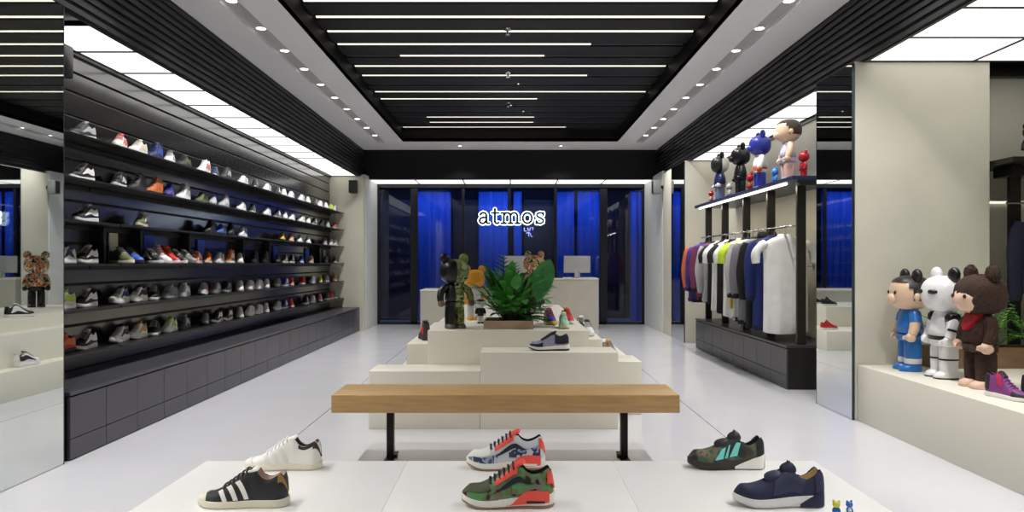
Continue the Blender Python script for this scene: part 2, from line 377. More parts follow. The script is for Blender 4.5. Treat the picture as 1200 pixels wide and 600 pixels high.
# ---- glowing sign: five slab letters, white halo plate with a dark face
def stroke(mb, pts, w, d0, d1, f):
    n = len(pts)
    L, R = [], []
    for i, (x, y) in enumerate(pts):
        x0, y0 = pts[max(0, i - 1)]; x1, y1 = pts[min(n - 1, i + 1)]; dx, dy = x1 - x0, y1 - y0; l = math.hypot(dx, dy) or 1
        ww = w[i] if isinstance(w, (list, tuple)) else w
        L.append((x - dy / l * ww / 2, y + dx / l * ww / 2)); R.append((x + dy / l * ww / 2, y - dx / l * ww / 2))
    for i in range(n - 1): mb.prism([L[i], L[i + 1], R[i + 1], R[i]], f, d0, d1)
    for i in range(n):
        ww = (w[i] if isinstance(w, (list, tuple)) else w) / 2; x, y = pts[i]
        mb.prism([(x + ww * math.cos(2 * PI * k / 12), y + ww * math.sin(2 * PI * k / 12)) for k in range(12)], f, d0, d1)
def arc(cx, cy, rx, ry, a0, a1, n=12): return [(cx + rx * math.cos(math.radians(a0 + (a1 - a0) * i / n)), cy + ry * math.sin(math.radians(a0 + (a1 - a0) * i / n))) for i in range(n + 1)]
LET = {
 'a': (.95, [arc(.42, .70, .26, .24, 165, 0) + [(.68, .2), (.74, .06), (.9, .06)], [(.68, .56), (.45, .54)] + arc(.36, .28, .25, .24, 100, 330, 10) + [(.68, .3)]]),
 't': (.72, [[(.32, 1.25), (.32, .25)] + arc(.5, .22, .18, .18, 180, 320, 6), [(.08, .92), (.62, .92)]]),
 'm': (1.62, [[(.05, .92), (.24, .92), (.24, .06)], [(.05, .05), (.42, .05)], arc(.53, .66, .28, .27, 170, 0) + [(.81, .06)], [(.64, .05), (.98, .05)], arc(1.1, .66, .28, .27, 170, 0) + [(1.38, .06)], [(1.22, .05), (1.56, .05)]]),
 'o': (1.0, [arc(.48, .49, .38, .43, 0, 360, 22)]),
 's': (.85, [arc(.42, .70, .27, .22, 20, 180, 8) + arc(.44, .27, .30, .24, 95, -160, 12)[0:], ]),
}
LET['s'] = (.85, [[(.70, .80), (.62, .91), (.42, .94), (.2, .86), (.16, .70), (.3, .57), (.52, .47), (.7, .34), (.68, .15), (.48, .04), (.25, .07), (.12, .2)], [(.7, .93), (.7, .74)], [(.12, .05), (.12, .25)]])
sign = thing('shop_sign', 'glowing white outlined lettering hanging on the glass wall', 'sign', (-.66, GY - .12, 2.085))
S = .245; cx = 0
for ch in 'atmos':
    adv, st = LET[ch]
    f = lambda a, b, d, o=cx: ((o + a) * S, d, b * S)
    h = MB(); fc = MB()
    for p in st: stroke(h, p, .34, 0, .03, f); stroke(fc, p, .20, -.008, -.001, f)
    ho = h.build('letter', E_sign, sign); fc.build('letter_face', mat('sign_face', (52, 84, 100), .5), ho)
    MB().tube([((cx + adv / 2) * S, .03, .1), ((cx + adv / 2) * S, .12, .1)], .006, 6).build('fixing', M_steel, ho)
    cx += adv + .12
# small neon below
ns = thing('neon_sign', 'small blue violet neon squiggle below the white lettering', 'neon sign', (.29, GY - .05, 1.87))
m = MB()
for p in ([(0, .2), (0, .1), (.07, .1)], [(.1, .2), (.12, .1), (.14, .17), (.16, .1), (.18, .2)], [(.21, .2), (.27, .2), (.24, .13)], [(.06, .03), (.13, .07), (.2, .0)], [(.13, .07), (.13, -.06)], [(.18, -.02), (.24, -.08)]):
    m.tube([(a * .7, 0, b * .7) for a, b in p], .009, 6)
m.build('neon_tube', E_neon, ns); MB().tube([(.08, .02, -.04), (.08, .02, .14)], .005, 6).build('bracket', M_black, ns)
t = thing('reflected_led_line', 'thin glowing bar for shelf light reflected on the alcove wall', 'reflection stand-in', (4.5, 6.09, 1.80)); MB().box(-.58, 1.0, -.012, .009, -.007, .007, .002).build('diffuser', E_led, t); MB().box(-.59, 1.01, -.006, .0095, .008, .02, .002).build('housing', M_white_pl, t)  # added glowing bar and housing imitate shelf LED light reflected on the wall
# ------------------------------------------------------------------ joinery
def cabinet(x0, x1, y0, y1, ztop, front, cols, lab, grp, m=None):
    """low unit, fronts facing +x (front=1) or -x (front=-1)"""
    m = m or M_cab
    t = thing('base_cabinet', lab, 'cabinet', ((x0 + x1) / 2, (y0 + y1) / 2, 0), 0, grp)
    hx, hy = (x1 - x0) / 2, (y1 - y0) / 2
    a, b = sorted((-front * hx, front * (hx - .022)))
    MB().box(a, b, -hy, hy, 0, ztop, .002).build('body', M_groove, t)
    w = 2 * hy / cols; fx = sorted((front * (hx - .02), front * hx))
    for c in range(cols):
        ya, yb = -hy + c * w + .002, -hy + (c + 1) * w - .002
        MB().box(fx[0], fx[1], ya, yb, .008, .137, .002).build('drawer', m, t)
        MB().box(fx[0], fx[1], ya, yb, .141, ztop - .008, .002).build('door', m, t)
    return t
edges = [4.55, 4.96] + [4.96 + .825 * k for k in range(1, 11)]
edges[-1] = 13.2
for k in range(len(edges) - 1):
    cabinet(-3.39, -2.838, edges[k] + .001, edges[k + 1] - .001, .418, 1, 1 if k == 0 else 2, 'charcoal low cabinet under the shoe wall, %s from the mirror' % ORD[k], 'low cabinets under the shoe wall')
tag(MB().box(-3.398, -2.836, 4.55, 13.2, .42, .445, .003).build('worktop', M_cabtop), 'long charcoal worktop over the low cabinets below the shoe wall', 'worktop')
tag(MB().box(-3.39, -2.838, 13.205, 13.295, 0, .445, .003).build('end_panel', M_cab), 'charcoal end block closing the low cabinets by the far pillar', 'panel')

SHELF_Z = {2.22: 'top', 1.90: 'second', 1.59: 'third', 1.273: 'fourth', .94: 'fifth', .62: 'bottom'}
BAYS = [(4.6, 5.66), (5.68, 7.22), (7.24, 9.66), (9.68, 13.29)]
for z, nm in SHELF_Z.items():
    for k, (a, b) in enumerate(BAYS):
        t = thing('wall_shelf', 'thin black shoe shelf, %s bay from the mirror, %s row' % (ORD[k], nm), 'shelf', (-3.398, (a + b) / 2, z), 0, 'shelves on the shoe wall')
        h = (b - a) / 2
        MB().box(0, .27, -h, h, -.016, 0, .002).build('board', M_black, t)
        MB().box(0, .02, -h, h, -.05, -.017, .002).build('rail', M_groove, t)
# uprights and cards of the boxed row
for k, y in enumerate((5.73, 6.30, 7.25, 8.72, 9.66, 12.2)):
    tag(MB().box(-3.398, -3.29, y - .018, y + .018, 1.275, 1.572, .002).build('shelf_divider', M_groove), 'black upright divider on the fourth row, %s from the mirror' % ORD[k], 'divider', 'dividers in the boxed shelf row')
for k, (y, w, h, c, lb) in enumerate(((6.02, .13, .26, (196, 198, 176), 'cream'), (6.62, .2, .28, (24, 62, 190), 'bright blue'), (7.72, .17, .26, (26, 64, 196), 'bright blue'), (10.17, .18, .25, (26, 60, 170), 'blue'), (11.76, .22, .25, (34, 74, 180), 'blue'), (12.85, .16, .24, (130, 130, 134), 'grey'))):
    t = thing('display_card', '%s upright display card behind the shoes, %s from the mirror' % (lb, ORD[k]), 'display card', (-3.394, y, 1.274), 0, 'display cards on the fourth row')
    MB().box(0, .012, -w / 2, w / 2, .0, h, .002).build('card', mat('card_%d_%d_%d' % c, c, .6), t); MB().box(-.003, .016, -w / 2, w / 2, 0, .006, .001).build('foot', M_black, t)

# clothes rack
cab_e = [7.12 + .875 * k for k in range(5)]
for k in range(4): cabinet(2.79, 3.38, cab_e[k] + .001, cab_e[k + 1] - .001, .418, -1, 2, 'dark low cabinet under the clothes rack, %s from the near end' % ORD[k], 'low cabinets under the clothes rack', M_rackdark)
tag(MB().box(2.786, 3.385, 7.118, 10.62, .42, .445, .003).build('worktop', M_rackdark), 'dark worktop under the hanging clothes', 'worktop')
rk = thing('clothes_rack', 'bronze black clothes rack with five posts and a lit top shelf', 'clothes rack', (2.95, 8.9, .446))
PY = [7.2, 8.03, 8.86, 9.74, 10.55]
for y in PY: MB().box(-.03, .06, y - 8.9 - .02, y - 8.9 + .02, 0, 1.654, .003).build('post', M_post, rk)
MB().box(-.17, .44, -1.95, 1.75, 1.654, 1.694, .003).build('top_shelf', mat('rack_shelf', (30, 38, 78), .35, var=.08), rk)
MB().box(-.10, .44, -1.95, -1.90, 1.60, 1.653, .003).build('end_plate', M_black, rk)
for a, b in zip(PY, PY[1:]): MB().box(-.14, -.11, a - 8.9 + .03, b - 8.9 - .03, 1.632, 1.653, .002).build('light_strip', E_shelf, rk)
MB().tube([(-.08, -1.72, 1.209), (-.08, 1.68, 1.209)], .011, 10).build('hanging_rail', M_chrome, rk, 40)
for y in PY: MB().tube([(-.085, y - 8.9, 1.209), (-.028, y - 8.9, 1.209)], .008, 8).build('rail_bracket', M_chrome, rk, 40)
for a, b in zip(PY, PY[1:]):
    ld = bpy.data.lights.new('shelf_strip_glow', 'AREA'); ld.shape = 'RECTANGLE'; ld.size = b - a - .1; ld.size_y = .03; ld.energy = 2.2; ld.color = (1, .9, .74)
    o = link('shelf_strip_glow', ld, rk); o.location = (-.125, (a + b) / 2 - 8.9, 1.628); o.rotation_euler = (0, 0, PI / 2)
# small rack in the right alcove
rk2 = thing('clothes_rack', 'dark clothes rack with a wide shelf in the right alcove', 'clothes rack', (4.6, 5.80, 0))
MB().box(-.68, 1.0, -.3, .3, 2.07, 2.11, .003).build('top_shelf', M_post, rk2)
for x in (-.46, .8): MB().box(x - .045, x + .045, -.02, .02, .0, 2.069, .003).build('post', M_post, rk2)
MB().box(-.55, -.3, -.12, .12, 1.985, 2.069, .004).build('shelf_bracket', M_black, rk2)  # black bracket under the shelf, gives no light
MB().tube([(-.62, -.14, 1.76), (.95, -.14, 1.76)], .011, 10).build('hanging_rail', M_chrome, rk2, 40)

# plinths
def plinth(x0, x1, y0, y1, z, lab, grp='white display plinths in the middle', name='display_plinth', m=None, z0=0):
    return tag(MB().box(x0, x1, y0, y1, z0, z, .004).build(name, m or M_plinth, smooth=30), lab, 'plinth', grp)
plinth(-1.09, -.232, 5.43, 5.795, .446, 'low white plinth at the front left of the stepped display')
plinth(-.23, .831, 5.43, 5.795, .59, 'white plinth carrying the grey purple running shoe')
plinth(-.68, .645, 5.80, 9.4, .722, 'tallest long white plinth carrying the potted plants and toy bears')
plinth(-.88, -.682, 6.0, 8.2, .59, 'narrow white plinth left of the tallest plinth')
plinth(-1.06, -.882, 6.05, 8.2, .28, 'lowest white plinth at the left, behind the front one')
plinth(.833, 1.108, 5.95, 6.368, .446, 'low white plinth at the right edge of the stepped display')
plinth(.647, .83, 6.37, 8.2, .59, 'narrow white plinth right of the tallest plinth')
plinth(.833, 1.108, 6.37, 8.2, .40, 'low white plinth behind the one at the right edge')
plinth(-.95, .95, 10.3, 12.5, .28, 'broad low white plinth of the rear display', 'white display plinths of the rear display')
plinth(-.6, .6, 11.1, 12.4, .59, 'taller white plinth on top of the rear display', 'white display plinths of the rear display', z0=.281)
# foreground display table, with two joints
t = thing('display_table', 'large white display table in front with six sneakers on it', 'table', (0, 2.2, 0))
for a, b in ((-1.275, -.431), (-.43, .43), (.431, 1.275)): MB().box(a, b, -.85, .76, .425, .45, .003).build('top_panel', M_table, t, 30)
MB().box(-1.23, 1.23, -.8, .71, 0, .424, .003).build('base', M_plinth, t, 30)
# right hand plinth under the bears
plinth(2.82, 5.0, 3.2, 5.735, .452, 'long white plinth under the toy bears on the right', None)

# bench
t = thing('bench', 'oak slab bench on two dark steel posts', 'bench', (-.03, 4.63, 0))
MB().box(-1.095, 1.095, -.2, .2, .337, .45, .004).build('seat', M_wood, t, 30)
for sx, dx in ((-.755, -1), (.775, 1)):
    m = MB().box(sx - .022, sx + .022, -.03, .03, 0.008, .329, .002)
    lg = m.build('leg', M_steel, t, 30)
    MB().box(sx - .05, sx + .05, -.12, .12, .329, .3365, .001).build('top_plate', M_steel, lg)
    MB().box(sx - .03, sx + .03, -.14, .14, 0, .008, .001).build('foot_plate', M_steel, lg)
    MB().box(sx + .022 if dx < 0 else sx - .05, sx + .05 if dx < 0 else sx - .022, -.04, -.01, .008, .03, .002).build('foot_bracket', M_steel, lg)

# cash desks
def desk(x0, x1, y0, y1, z, lab):
    t = thing('cash_desk', lab, 'counter', ((x0 + x1) / 2, (y0 + y1) / 2, 0)); hx, hy = (x1 - x0) / 2, (y1 - y0) / 2
    MB().box(-hx + .006, hx - .006, -hy + .006, hy, 0, z - .032, .003).build('body', mat('desk_front', (196, 192, 178), .5, var=.03), t); MB().box(-hx, hx, -hy, hy, z - .03, z, .004).build('counter_top', M_plinth, t)
desk(-1.74, -.11, 13.6, 14.5, .76, 'lower left cash desk before the glass wall')
desk(-.10, 1.71, 13.6, 14.5, .985, 'taller right cash desk carrying two monitors')
M_alu = mat('aluminium', (196, 198, 200), .3, metal=.35, var=.02)
for x, lab in ((1.31, 'silver monitor seen from behind on the right end of the desk'), (.15, 'silver monitor seen from behind above the plants')):
    t = thing('monitor', lab, 'monitor', (x, 13.85, .986), 0, 'monitors on the cash desk')
    rows = []
    for u in (0, .25, .5, .75, 1):
        x_ = -.26 + .52 * u; b = -.035 * math.sin(PI * u) - .006
        rows.append([(x_, .006, .1), (x_, .006, .43), (x_, b, .43), (x_, b * 1.05, .1)])
    MB().grid(rows).build('display_back', M_alu, t, 30)
    MB().box(-.255, .255, .007, .012, .13, .425, .001).build('screen', M_black, t)
    MB().prism([(-.055, .005), (.055, .005), (.05, .17), (-.05, .17)], lambda a, b, d: (a, d - .35 * (b - .1) * .3, b), -.062, -.05).build('stand', M_alu, t)
    MB().box(-.1, .1, -.1, .1, 0, .006, .002).build('stand_base', M_alu, t)
    MB().tube([(0.02, -.06, .15), (.03, -.08, .08), (.02, -.1, .01), (-.1, -.11, .006)], .004, 6).build('cable', M_black, t, 40)
t = thing('keyboard', 'low dark keyboard beside the monitor on the desk', 'keyboard', (.82, 13.75, .986)); MB().box(-.2, .2, -.06, .06, 0, .016, .003).build('body', M_black, t); MB().box(-.19, .19, -.05, .05, .0165, .02, .001).build('keys', M_mullion, t)
# wall speakers
def speaker(x, y, z, rz, lab, m):
    t = thing('wall_speaker', lab, 'speaker', (x, y, z), rz)
    MB().box(-.075, .075, -.14, 0, -.12, .12, .012).build('cabinet', m, t, 30); MB().box(-.065, .065, -.146, -.1405, -.11, .11, .004).build('grille', mat('speaker_grille', (22, 22, 24), .8), t)
    MB().box(-.02, .02, .0, .055, -.03, .03).build('bracket', M_black, t)
speaker(-2.93, 13.24, 2.70, 0, 'black wall speaker on the pillar left of the glass wall', M_black)
speaker(2.74, 12.9, 2.66, PI / 2 - PI, 'grey wall speaker on the pillar right of the glass wall', mat('speaker_grey', (120, 120, 122), .5))
t = thing('wall_speaker', 'black box speaker at the top of the shoe wall beside the mirror', 'speaker', (-3.24, 5.02, 2.71)); MB().box(-.08, .08, -.09, .09, -.1, .13, .01).build('cabinet', M_black, t, 30); MB().box(-.065, .065, -.096, -.0905, -.085, .115, .004).build('grille', MATS['speaker_grille'], t); MB().box(-.155, -.08, -.02, .02, -.02, .02).build('bracket', M_black, t)

# ------------------------------------------------------------------ sneakers
def herm(x, P):
    n = len(P)
    if x <= P[0][0]: return P[0][1]
    for i in range(n - 1):
        if x <= P[i + 1][0]:
            x0, y0 = P[i]; x1, y1 = P[i + 1]; h = x1 - x0; t = (x - x0) / h
            m0 = (y1 - P[i - 1][1]) / (x1 - P[i - 1][0]) if i > 0 else (y1 - y0) / h
            m1 = (P[i + 2][1] - y0) / (P[i + 2][0] - x0) if i + 2 < n else (y1 - y0) / h
            return (2 * t ** 3 - 3 * t * t + 1) * y0 + (t ** 3 - 2 * t * t + t) * h * m0 + (-2 * t ** 3 + 3 * t * t) * y1 + (t ** 3 - t * t) * h * m1
    return P[-1][1]
def sst(a, b, x):
    t = max(0, min(1, (x - a) / (b - a))); return t * t * (3 - 2 * t)
STY = {   # rim/top height, sole top, throat
 'L': dict(H=[(0, .37), (.05, .385), (.12, .34), (.2, .31), (.28, .34), (.36, .44), (.42, .44), (.52, .37), (.66, .275), (.8, .20), (.92, .16), (1, .09)], sole=[(0, .11), (.6, .095), (1, .085)], spring=.25),
 'S': dict(H=[(0, .36), (.05, .375), (.12, .33), (.2, .295), (.28, .32), (.36, .425), (.41, .42), (.52, .345), (.66, .245), (.8, .165), (.9, .128), (1, .09)], sole=[(0, .09), (.6, .08), (1, .075)], spring=.15),
 'R': dict(H=[(0, .395), (.05, .415), (.12, .375), (.22, .345), (.30, .375), (.37, .45), (.43, .45), (.54, .375), (.68, .285), (.8, .22), (.92, .185), (1, .105)], sole=[(0, .15), (.3, .13), (.6, .105), (1, .085)], spring=.5),
 'D': dict(H=[(0, .395), (.05, .41), (.12, .345), (.22, .295), (.30, .32), (.37, .41), (.43, .415), (.54, .345), (.68, .265), (.8, .225), (.92, .195), (1, .11)], sole=[(0, .15), (.3, .13), (.6, .11), (1, .085)], spring=.45),
 'H': dict(H=[(0, .53), (.05, .545), (.12, .51), (.22, .50), (.30, .55), (.36, .60), (.42, .54), (.52, .40), (.66, .28), (.8, .205), (.92, .165), (1, .09)], sole=[(0, .11), (.6, .095), (1, .085)], spring=.25),
}
WID = [(0, .115), (.12, .125), (.35, .118), (.55, .145), (.7, .160), (.85, .150), (1, .125)]
class Shoe:
    def __init__(s, style, L=.29, wide=1.0, hk=1.0):
        s.st = STY[style]; s.L = L; s.wide = wide; s.hk = hk
    def endf(s, u):
        f = 1.0
        if u < .12: f *= max(0.0, 1 - ((.12 - u) / .12) ** 2.4) ** .5
        if u > .78: f *= max(0.0, 1 - (max(0, u - .78) / .22) ** 2.3) ** .5
        return f
    def w(s, u): return herm(u, WID) * s.wide * max(.12, s.endf(u))
    def spring(s, u): return max(0, u - .72) ** 2 * s.st['spring'] * 1.6 + max(0, .08 - u) ** 2 * 1.2
    def sole(s, u): return herm(u, s.st['sole'])
    def H(s, u): return herm(u, s.st['H']) * s.hk
    def open(s, u): return sst(.03, .07, u) * (1 - sst(.33, .39, u))
    def P(s, u, v, side=1, off=0.0):
        """surface point: v 0 at the sole, 1 at the centre line"""
        u = max(0, min(1, u)); w = s.w(u); z0 = s.sole(u) - .012; H = max(s.H(u), z0 + .02); o = s.open(u); e = s.endf(u)
        th = min(1, max(0, v)) * PI / 2
        yc = w * max(0, math.cos(th)) ** .72; zc = z0 + (H - z0) * math.sin(th) ** .9 * (.35 + .65 * min(1, e * 1.25))
        if v < .6: t = v / .6; yo = w * (1 + .07 * math.sin(PI * t * .9) - .34 * t ** 1.6); zo = z0 + (H - z0) * t
        elif v < .7: t = (v - .6) / .1; yo = w * (.66 - .16 * t); zo = H + .008 * math.sin(PI * t)
        else: t = (v - .7) / .3; yo = w * .50 * max(0, 1 - t) ** .5; zo = H + (z0 + .03 - H) * (min(1, t * 1.7))
        y = yc + (yo - yc) * o; z = zc + (zo - zc) * o
        p = Vector(((u - .5), side * y, z + s.spring(u)))
        if off:
            d = .004
            a = s.P(min(1, u + d), v, side) / s.L - s.P(max(0, u - d), v, side) / s.L; b = s.P(u, min(1, v + .01), side) / s.L - s.P(u, max(0, v - .01), side) / s.L
            n = a.cross(b)
            if n.length > 1e-9:
                n.normalize(); n = n if n.y * side + n.z * .6 > 0 else -n
                p += n * off
        return p * s.L
    def upper(s, nu=30, nv=12):
        us = sorted(set([0, .012, .03, .045, .06, .075] + [i / nu for i in range(2, nu)] + [.97, .985, .996, 1.0])); rows = []
        for u in us:
            r = [s.P(u, j / nv, 1) for j in range(nv + 1)] + [s.P(u, j / nv, -1) for j in range(nv - 1, -1, -1)]
            rows.append(r)
        mb = MB(); n = 2 * nv + 1; mb.v = [tuple(p) for r in rows for p in r]
        for i in range(len(us) - 1):
            for j in range(n - 1):
                v = (min(j, n - 2 - j) + .5) / nv; u = (us[i] + us[i + 1]) / 2
                mb.f.append((i * n + j, i * n + j + 1, (i + 1) * n + j + 1, (i + 1) * n + j)); mb.m.append(1 if (v > .66 and s.open(u) > .5) else 0)
            mb.f.append((i * n + n - 1, i * n, (i + 1) * n, (i + 1) * n + n - 1)); mb.m.append(0)
        mb.f.append(tuple(range(n))); mb.m.append(0); mb.f.append(tuple((len(us) - 1) * n + j for j in range(n))); mb.m.append(0)
        return mb
    def solemesh(s, nu=26, grow=.012, z0=0.0, z1=1.0, u0=0, u1=1, extra=0):
        us = [u0 + (u1 - u0) * t for t in sorted(set([0, .008, .025, .05, .08, .92, .95, .975, .992, 1] + [i / nu for i in range(3, nu - 2)]))]; rows = []
        for u in us:
            w = s.w(u) + grow * (.4 + .6 * s.endf(u)) + extra; zt = s.sole(u); b = s.spring(u); x = (u - .5) + (grow * .9 if u > .97 else -grow * .9 if u < .03 else 0)
            za = b + zt * z0; zb = b + zt * z1; c = min(.012, (zb - za) * .3)
            rows.append([Vector(q) * s.L for q in ((x, -w + c, za), (x, w - c, za), (x, w, za + c), (x, w, (za + zb) / 2), (x, w - .003, zb - c * .4), (x, w - c, zb), (x, -w + c, zb), (x, -w + .003, zb - c * .4), (x, -w, (za + zb) / 2), (x, -w, za + c))])
        return MB().grid(rows)
    def patch(s, mb, f, nu, nv, side=1, off=.008):
        """f(a,b)->(u,v); raised panel with skirt, a,b in 0..1"""
        top = []; bot = []
        for i in range(nu + 1):
            for j in range(nv + 1):
                u, v = f(i / nu, j / nv); top.append(s.P(u, v, side, off)); bot.append(s.P(u, v, side, -.004))
        n = nv + 1; o = len(mb.v); mb.v += [tuple(p) for p in top] + [tuple(p) for p in bot]; q = len(top)
        for i in range(nu):
            for j in range(nv): mb.f.append((o + i * n + j, o + i * n + j + 1, o + (i + 1) * n + j + 1, o + (i + 1) * n + j)); mb.m.append(0)
        bd = [(i, 0) for i in range(nu)] + [(nu, j) for j in range(nv)] + [(i, nv) for i in range(nu, 0, -1)] + [(0, j) for j in range(nv, 0, -1)]
        for k in range(len(bd)):
            a = bd[k][0] * n + bd[k][1]; b = bd[(k + 1) % len(bd)]; b = b[0] * n + b[1]
            mb.f.append((o + a, o + b, o + q + b, o + q + a)); mb.m.append(0)
        return mb
    def both(s, f, nu=8, nv=4, off=.008):
        return [s.patch(MB(), f, nu, nv, sd, off) for sd in (1, -1)]
    def laces(s, u0=.43, u1=.66, n=5, r=.011, v=.62):
        mb = MB()
        for k in range(n):
            u = u0 + (u1 - u0) * k / (n - 1)
            mb.tube([s.P(u, v, 1, .006)] + [s.P(u + .008, vv, 1, .014) for vv in (.75, .9)] + [s.P(u + .008, 1, 1, .016)] + [s.P(u + .008, vv, -1, .014) for vv in (.9, .75)] + [s.P(u, v, -1, .006)], r * s.L, 6, flat=.6)
        return mb
    def tongue(s, rise=.05, wid=.085):
        rows = []; L = s.L
        for t in (0, .3, .6, .85, 1):
            u = .47 - .13 * t; z = s.H(.44) + s.spring(u) + (rise) * t - .012 * (1 - t); w = wid * (.8 + .3 * t) * (1 if t < 1 else .8)
            rows.append([Vector(q) * L for q in ((u - .5, -w, z - .012), (u - .5, 0, z + .006), (u - .5, w, z - .012), (u - .525, w, z - .028), (u - .53, 0, z - .012), (u - .525, -w, z - .028))])
        return MB().grid(rows)
PAL = {'k': ((22, 22, 26), 'black'), 'w': ((232, 231, 230), 'white'), 'g': ((128, 128, 130), 'grey'), 'd': ((52, 51, 54), 'charcoal'), 'n': ((32, 38, 84), 'navy'), 'b': ((44, 84, 178), 'blue'),
       'r': ((196, 40, 36), 'red'), 'o': ((206, 110, 56), 'orange'), 't': ((196, 150, 96), 'tan'), 'y': ((214, 180, 60), 'yellow'), 'l': ((178, 212, 50), 'lime'), 'v': ((92, 100, 62), 'olive'),
       'p': ((70, 56, 140), 'purple'), 'c': ((232, 104, 92), 'coral'), 'e': ((226, 216, 192), 'cream'), 'i': ((214, 128, 136), 'pink'), 's': ((176, 178, 184), 'silver'), 'a': ((190, 184, 214), 'lavender')}
def cm(k): return mat('shoe_' + PAL[k][1], PAL[k][0], .55, var=.07, scale=30)
STN = {'L': 'low-top', 'R': 'running', 'H': 'high-top'}
SHOEMESH = {}
def geo(style, det, L=.282):
    key = (style, det)
    if key not in SHOEMESH:
        s = Shoe(style, L, 1.0, 1.07); nu, nv = (26, 10) if det else (16, 6)
        d = {'upper': s.upper(nu, nv), 'sole': s.solemesh(20 if det else 12)}
        if style == 'L': pf = lambda a, b: (.16 + .56 * a + .10 * b * (1 - a), .16 + (.06 + .42 * (1 - a)) * b + .05 * math.sin(PI * a))
        elif style == 'R': pf = lambda a, b: (.10 + .62 * a, .14 + .1 * a + (.44 - .34 * a) * b)
        else: pf = lambda a, b: (.05 + .52 * a, .10 + .12 * a + (.34 - .2 * a) * b)
        d['side_panel'] = s.both(pf, 8 if det else 5, 3 if det else 2, .007)
        if det: d['laces'] = s.laces(); d['tongue'] = s.tongue()
        SHOEMESH[key] = d
    return SHOEMESH[key]
SHOEDATA = {}
def shoe_parts(code, det):
    k = (code, det)
    if k not in SHOEDATA:
        st, up, ac, so = code; d = geo(st, det); acc = ac if ac != up else {'w': 's', 'k': 'd', 'd': 'k'}.get(up, up)
        lin_ = cm('k') if up != 'k' else cm('d')
        r = {'upper': d['upper'].mesh('upper', [cm(up), lin_], 50), 'sole': d['sole'].mesh('sole', cm(so), 45), 'side_panel': d['side_panel'][0].mesh('side_panel', cm(acc), 50), 'side_panel.': d['side_panel'][1].mesh('side_panel', cm(acc), 50)}
        if det:
            r['laces'] = d['laces'].mesh('laces', cm(ac if ac != up else ('w' if up != 'w' else 's')), 60); r['tongue'] = d['tongue'].mesh('tongue', cm(up if ac == up else ac), 60)
        SHOEDATA[k] = r
    return SHOEDATA[k]
def wall_shoe(code, loc, rz, label, group, det):
    t = thing('sneaker', label, 'shoe', loc, rz, group)
    for nm, me in shoe_parts(code, det).items(): link(nm.strip('.'), me, t)
    return t
ROWTEXT = {2.22: 'the top shelf', 1.90: 'the second-highest shelf', 1.59: 'the third shelf down', 1.273: 'the boxed fourth shelf', .94: 'the fifth shelf down', .62: 'the bottom shelf'}
ROWS = {
    2.220: '5.39 Rdsw, 5.91 Rwcw, 6.21 Rwew, 6.49 Hnbw, 6.76 Lwgw, 7.02 Ldvd, 7.53 Hwiw, 7.79 Lnsw, 8.07 Hdsd, 8.61 Lwww, 9.02 Lkww, 9.46 Lwww, 9.88 Lkww, 10.18 Lwww, 10.50 Lwww, 11.02 Lwww, 11.39 Lwgw, 11.79 Lkww, 12.11 Lwww, 12.50 Lwkw, 12.98 Llww, 13.40 Lwpw',
    1.900: '5.38 Rkww, 5.91 Rkww, 6.18 Hddd, 6.47 Hood, 6.74 Lpbn, 7.02 Hwsw, 7.47 Lvkv, 7.75 Lswg, 8.02 Hswg, 8.56 Lwww, 8.93 Lkww, 9.46 Lwww, 9.88 Lkww, 10.22 Lwww, 10.54 Lwww, 11.02 Lwlw, 11.39 Lwlw, 11.74 Lkww, 12.22 Lkkk, 12.62 Lskw, 13.37 Lirw',
    1.590: '5.42 Rkww, 6.25 Rvwe, 7.66 Hkkk, 7.95 Lbgk, 8.22 Hkkk, 8.59 Lwbw, 10.10 Lykk, 10.50 Ltow, 10.93 Lwww, 11.39 Lwkw, 12.39 Lgsw, 12.98 Lwgw, 13.40 Lwww',
    1.273: '5.15 Lwnw, 5.43 Rkww, 5.88 Lvve, 6.02 Lbvk, 6.36 Lkww, 6.52 Hwrw, 6.68 Hrow, 6.84 Lkww, 7.03 Lgwg, 7.40 Loew, 7.62 Lokw, 7.86 Lwgw, 8.15 Howw, 8.52 Lwnw, 8.98 Hkkk, 9.36 Hkkk, 9.90 Lddk, 10.20 Lvww, 10.52 Lkww, 11.02 Lbsw, 11.54 Ltww, 12.46 Lddk, 13.31 Lvww',
    0.940: '5.14 Rwlw, 5.41 Rkww, 5.93 Rwnw, 6.19 Rwkw, 6.46 Lkkw, 6.74 Lggs, 7.02 Lsws, 7.51 Rsow, 7.81 Lgsg, 8.10 Rkgs, 8.53 Lwww, 8.84 Lwww, 9.14 Lwww, 9.45 Lwww, 9.88 Lgvv, 10.22 Lpww, 10.52 Lccw, 11.06 Lrrw, 11.64 Lwaw, 12.11 Llyw, 12.50 Lggw, 13.24 Ltgw',
    0.620: '5.14 Rrok, 5.41 Rkww, 5.93 Rwkw, 6.19 Rwtw, 6.46 Lkkw, 6.74 Lwlw, 7.04 Ldsd, 7.55 Lgdk, 7.84 Rkww, 8.13 Rkww, 8.53 Lwrw, 8.84 Lwww, 9.14 Lwww, 9.43 Lwww, 9.88 Lsgw, 10.18 Lpww, 10.50 Lccw, 11.25 Lkww, 11.64 Laww, 12.11 Likw, 12.56 Lddw, 13.05 Lrrw, 13.42 Lgsw',
}
rnd = random.Random(3)
